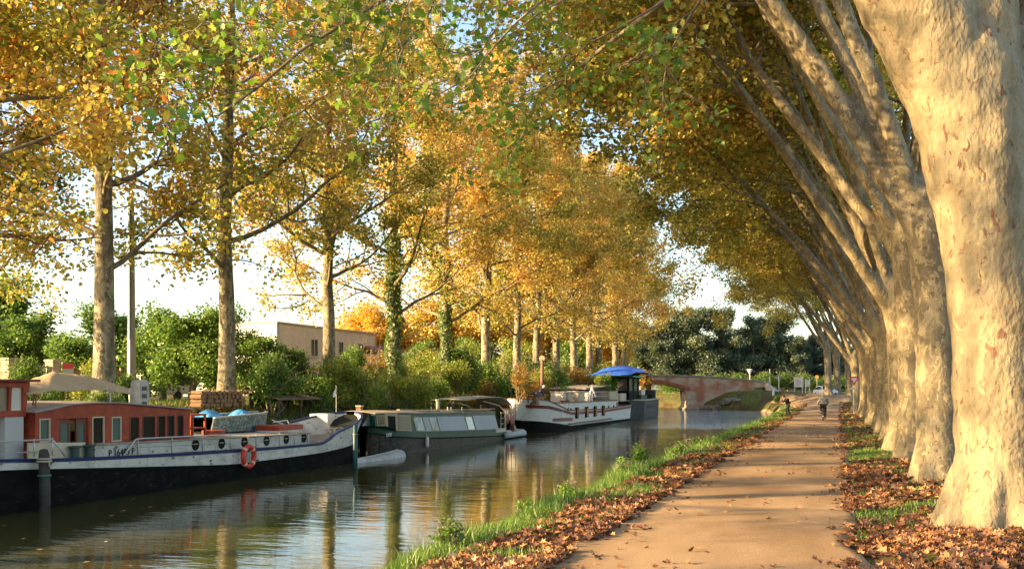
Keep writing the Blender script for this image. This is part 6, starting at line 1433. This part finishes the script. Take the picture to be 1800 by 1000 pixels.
def signs():
    galv = mat('galvanised post', (.45, .44, .42), .5); wht = mat('sign white', (.75, .72, .68), .5); red = mat('sign red', (.62, .03, .03), .5)
    # yield sign
    p = at(1501, 80); g = float(ground_z(p.x, p.y)); t = thing('yield_sign', 'red and white triangular yield sign on a grey pole among the plane trees', 'sign', (p.x, p.y, g), rotz=TH)
    MB().tube([(0, .03, -.2), (0, .03, 2.95)], .035, 8).build('pole', galv, t, world=False)
    def tri(y0, y1, s, zc): 
        q = [(-s, 0, zc+s*.577), (s, 0, zc+s*.577), (0, 0, zc-s*1.155)]; return MB().add([(a, y0, c) for a, _, c in q]+[(a, y1, c) for a, _, c in q], [(0, 1, 2), (5, 4, 3), (0, 3, 4, 1), (1, 4, 5, 2), (2, 5, 3, 0)])
    pl = tri(-.012, 0, .42, 2.78).build('plate', red, t, world=False); tri(-.018, -.0125, .235, 2.78).build('centre', wht, pl, world=False)
    MB().box(-.3, .3, -.012, 0, 2.03, 2.16).build('lower_plate', galv, t, world=False)
    # two information boards
    for (u0, u1, v0, v1, lab, seed) in ((1396.5, 1411.5, 663.5, 680, 'larger white and pink information board on two posts across the road', 1), (1415.5, 1424, 667.5, 679.5, 'smaller white information board right of the larger one', 2)):
        d = 142; c = at((u0+u1)/2, d); S = d/F_PX; w = (u1-u0)*S/2; z1 = EYE-(v0-HORV)*S; z0 = EYE-(v1-HORV)*S; g = float(ground_z(c.x, c.y)); t = thing('information_board', lab, 'sign', (c.x, c.y, g), rotz=TH)
        b = MB().box(-w, w, -.03, .03, z0-g, z1-g).build('board', wht, t, world=False, bevel=.01)
        rr = random.Random(seed); mb = MB(); H = z1-z0
        for k in range(5):
            a = z0-g+H*(.12+.16*k); mb.box(-w*.8, w*rr.uniform(.0, .8), -.036, -.0305, a, a+H*.07)
        mb.build('faded_print', mat('faded pink print', (.58, .28, .27), .7), b, world=False)
        for x in (-w+.06, w-.06): MB().box(x-.05, x+.05, -.02+.06, .06+.06, -.3, z1-g+.08).build('post', wht, t, world=False)
    # thin posts right of the bridge
    p = at(1353, 140); g = float(ground_z(p.x, p.y)); t = thing('lamp_post', 'thin grey post with a small bracket at the right end of the bridge', 'lamp post', (p.x, p.y, g)); MB().tube([(p.x, p.y, g-.2), (p.x, p.y, EYE+36*140/1800)], .05, 8).build('pole', galv, t); MB().box(p.x-.12, p.x+.12, p.y-.08, p.y+.02, EYE+.6, EYE+1.0).build('bracket', galv, t)
    p = at(1369, 136); g = float(ground_z(p.x, p.y)); t = thing('road_sign', 'round sign on a pale post seen from behind at the road edge', 'sign', (p.x, p.y, g), rotz=TH); MB().tube([(0, 0, -.2), (0, 0, 2.2)], .06, 8).build('pole', wht, t, world=False); MB().tube([(0, .06, 1.8), (0, .085, 1.8)], .33, 20).build('disc', mat('sign back', (.33, .30, .24), .6), t, world=False)
    p = at(1436, 134); g = float(ground_z(p.x, p.y)); t = thing('road_sign', 'small yellowish round sign on a thin pole left of the white car', 'sign', (p.x, p.y, g), rotz=TH); MB().tube([(0, 0, -.2), (0, 0, 2.4)], .03, 8).build('pole', galv, t, world=False); MB().tube([(0, -.02, 2.2), (0, -.045, 2.2)], .26, 20).build('disc', mat('yellow sign', (.55, .34, .08), .6), t, world=False)
    # lantern behind the parapet
    p = at(1318, 150); t = thing('street_lantern', 'white funnel-shaped street lantern standing behind the bridge parapet', 'street lamp', (p.x, p.y, 2.4)); MB().tube([(p.x, p.y, 1.5), (p.x, p.y, 4.35)], .06, 8).build('pole', wht, t); MB().lathe((p.x, p.y, 4.35), [(.12, 0), (.12, .02), (.42, .55), (.42, .6), (.1, .68)], 12).build('lamp_head', wht, t)
    p = at(1359.5, 131); g = float(ground_z(p.x, p.y)); t = thing('marker_stone', 'small white marker stone at the end of the bridge wing wall', 'marker', (p.x, p.y, g)); MB().lathe((p.x, p.y, g-.1), [(.16, 0), (.15, .7), (.08, .85), (0, .88)], 10).build('stone', wht, t)
signs()

# ------------------------------------------------------------------ grass, weeds, fallen leaves
GRS = leaf_mat('grass blades', [(0, (.05, .12, .015)), (.5, (.13, .24, .025)), (.85, (.26, .36, .045)), (1, (.42, .36, .11))], .4)
WEED = leaf_mat('bright weed leaves', [(0, (.10, .24, .02)), (.5, (.20, .38, .03)), (1, (.38, .52, .06))], .45)
LITT = leaf_mat('fallen leaves', [(0, (.07, .035, .02)), (.3, (.17, .07, .035)), (.6, (.33, .15, .065)), (.85, (.50, .28, .12)), (1, (.66, .46, .20))], .15)
rs = np.random.RandomState(42)
def ydist(n, a, b, p=1.0): return a+(b-a)*rs.rand(n)**p
def grassfield():
    Cs = []; S = []; Wd = []
    # towpath canal side
    for n, a, b, pw in ((42000, 5.0, 30, 1.2), (36000, 30, 120, 1.0)):
        Y = ydist(n, a, b, pw); e = eR(Y); X = e+.25+(np.minimum(-3.45, e+2.4)-e-.2)*rs.rand(n)**1.25
        if b == 120: X = np.where(Y > 106, e+.2+8*rs.rand(n)**1.3*np.clip((Y-100)/16, 0, 1)+.8*rs.rand(n), X)
        edge = np.exp(-((X-e-.6)/.45)**2); dn = vnoise(X, Y, .8); keep = rs.rand(n) < np.clip(.30+.9*edge+(dn-.5)*1.2-.10, .08, 1)
        h = (.07+.10*dn+.20*edge*rs.rand(n)*vnoise(Y, X, 1.7)*1.6)*rs.uniform(.6, 1.3, n); Cs.append(np.stack([X, Y], 1)[keep]); S.append(h[keep]); Wd.append((.010+.0004*Y)[keep])
    for n, a, b, pw in ((52000, 6, 36, 1.1), (34000, 36, 118, 1.0)):
        Y = ydist(n, a, b, pw); X = .25+6*rs.rand(n)**1.3; dn = vnoise(X*1.0, Y, 1.1); keep = rs.rand(n) < np.clip((dn-.32)*3.2, .05, 1)
        Cs.append(np.stack([X, Y], 1)[keep]); S.append((.04+.09*dn*rs.rand(n))[keep]); Wd.append((.010+.0004*Y)[keep])
    # far bank under and before the trees
    n = 34000; Y = ydist(n, 22, 120, .9); X = eL(Y)-.3-7*rs.rand(n)**1.2; Cs.append(np.stack([X, Y], 1)); S.append(.16+.3*rs.rand(n)*vnoise(X, Y, 2)); Wd.append(.03+0*Y)
    # grassy slope by the bridge and beyond
    n = 26000; d = rs.uniform(124, 175, n); u = rs.uniform(1150, 1440, n); lat = (u-900)*d/F_PX; X = -ST*d+CT*lat; Y = CT*d+ST*lat; k = (X > eR(Y)+.3)&~((u > 1200)&(u < 1360)&(d > 142)&(d < 152)); k &= ~((X > np.interp(Y, [92, 104, 112, 120, 131], [-3.3, -3.5, -5, -8, -12.5])-.1) & (Y < 131)); k &= ~(((u > 1340) & (d > 122)))
    Cs.append(np.stack([X, Y], 1)[k]); S.append((.12+.16*rs.rand(n))[k]); Wd.append((.05+0*Y)[k])
    C2 = np.concatenate(Cs); H = np.concatenate(S); W = np.concatenate(Wd); n = len(C2); Z = ground_z(C2[:, 0], C2[:, 1])-.01
    C = np.column_stack([C2, Z]); up = rs.normal(size=(n, 3))*.28; up[:, 2] = 1; nr = rs.normal(size=(n, 3)); nr[:, 2] *= .2
    tone = np.clip(.55*vnoise(C2[:, 0], C2[:, 1], 1.9)+.5*rs.rand(n), 0, 1)
    o = leaves('grass', C, H, nr, tone, GRS, None, BLADE, rs, width=W/np.maximum(H, .03), up=up); tag(o, 'green grass along both sides of the path and on the banks', 'grass', kind='stuff')
grassfield()
def litter():
    Cs = []; S = []
    def add(n, a, b, x0, x1, pw, px, thr, sc=1.0):
        Y = ydist(n, a, b, pw); X = x0+(x1-x0)*rs.rand(n)**px; dn = vnoise(X+7+.6*np.sin(Y*2.3), Y+3+.6*np.sin(X*3.1+Y), 1.1)*.6+vnoise(X+Y*.5, Y-X*.6, .35)*.4
        k = rs.rand(n) < np.clip((dn-thr)*3.5, 0, 1); Cs.append(np.stack([X, Y], 1)[k]); S.append((rs.uniform(.05, .125, n)*sc*(1+Y*.006))[k])
    add(26000, 5.5, 32, -3.15, -4.5, 1.1, 1.7, .34); add(12000, 30, 112, -3.2, -4.3, 1, 1.9, .50, 1.1)
    add(38000, 7, 30, .1, 5.5, 1.15, 1.1, .40); add(6000, 8.5, 17, .3, 4.0, 1.0, 1.0, .2, 1.1); add(14000, 28, 112, .05, 4.5, 1.0, 1.2, .46, 1.1)
    add(1300, 5, 60, -3.5, .3, 1.0, 1.0, .5, .8); add(500, 6, 45, -3.2, -2.6, 1, 1, .35, .8); add(500, 6, 60, -.2, .2, 1, 1, .35, .8)
    n = 3500; Y = ydist(n, 24, 70, 1); X = eL(Y)-1.2-7*rs.rand(n); Cs.append(np.stack([X, Y], 1)); S.append(.2+0*Y)
    C2 = np.concatenate(Cs); s = np.concatenate(S); n = len(C2); Z = ground_z(C2[:, 0], C2[:, 1])+np.where((C2[:, 0] > -3.4)&(C2[:, 0] < .2), .055, .02)+.05*rs.rand(n)*np.where((C2[:, 0] > -3.2)&(C2[:, 0] < .0), .1, 1)
    nr = rs.normal(size=(n, 3))*.42; nr[:, 2] = 1; up = rs.normal(size=(n, 3)); up[:, 2] *= .3
    o = leaves('fallen_leaves', np.column_stack([C2, Z]), s, nr, np.clip(rs.rand(n)*.8+.3*(vnoise(C2[:, 0], C2[:, 1], 2)-.3), 0, 1), LITT, None, LOBED, rs, up=up, curl=rs.uniform(.5, 4.5, n)); tag(o, 'rust-brown fallen plane leaves strewn along the path edges', 'fallen leaves', kind='stuff')
    n = 420; Y = ydist(n, 9, 75, 1.0); e = eR(Y); X = e-.3-11*rs.rand(n)**1.8; k = vnoise(X, Y, 2.5) > .48; X, Y = X[k], Y[k]; n = len(X)
    nr = rs.normal(size=(n, 3))*.06; nr[:, 2] = 1; up = rs.normal(size=(n, 3)); up[:, 2] = 0
    o = leaves('floating_leaves', np.column_stack([X, Y, np.full(n, WZ+.008)]), rs.uniform(.07, .12, n), nr, .3+.7*rs.rand(n), LITT, None, LOBED, rs, up=up, curl=.6); tag(o, 'dry leaves drifting on the canal near the path bank', 'floating leaves', kind='stuff')
litter()
def weeds():
    spots = [(790, 968, 'dark leafy weed tuft at the water edge bottom of the photo', .5, SH_G), (925, 905, 'tall grass-like weed on the canal edge, near', .4, WEED), (1000, 885, 'tuft of long green grass on the canal edge', .45, WEED), (1095, 842, 'low bright green weed on the canal edge before the tall one', .55, WEED), (1125, 825, 'tall bright green leafy weed on the canal edge', .8, WEED), (1190, 806, 'low pale green weed beyond the tall bright one', .5, WEED), (1215, 785, 'dark bare twiggy weed leaning over the water', .7, SH_G), (1350, 722, 'green weeds at the bank near the stooping walker', 1.0, WEED), (1366, 716, 'leafy green plants beside the stooping walker', 1.0, SH_G)]
    for i, (u, v, lab, s, m) in enumerate(spots):
        d = EYE*F_PX/(v-HORV)*1.06; p = at(u, d); e = float(eR(p.y)); x = max(p.x, e+.35) if v > 730 else p.x
        w = shrub_proto('weed', 400+i, 1.0, .9, 420 if s < 1 else 900, .09 if v > 730 else .12, m, lab, 8, 'weed', 6); w.location = (x, p.y, float(ground_z(x, p.y))-.03); w.scale = (s, s, s*1.0)
weeds()
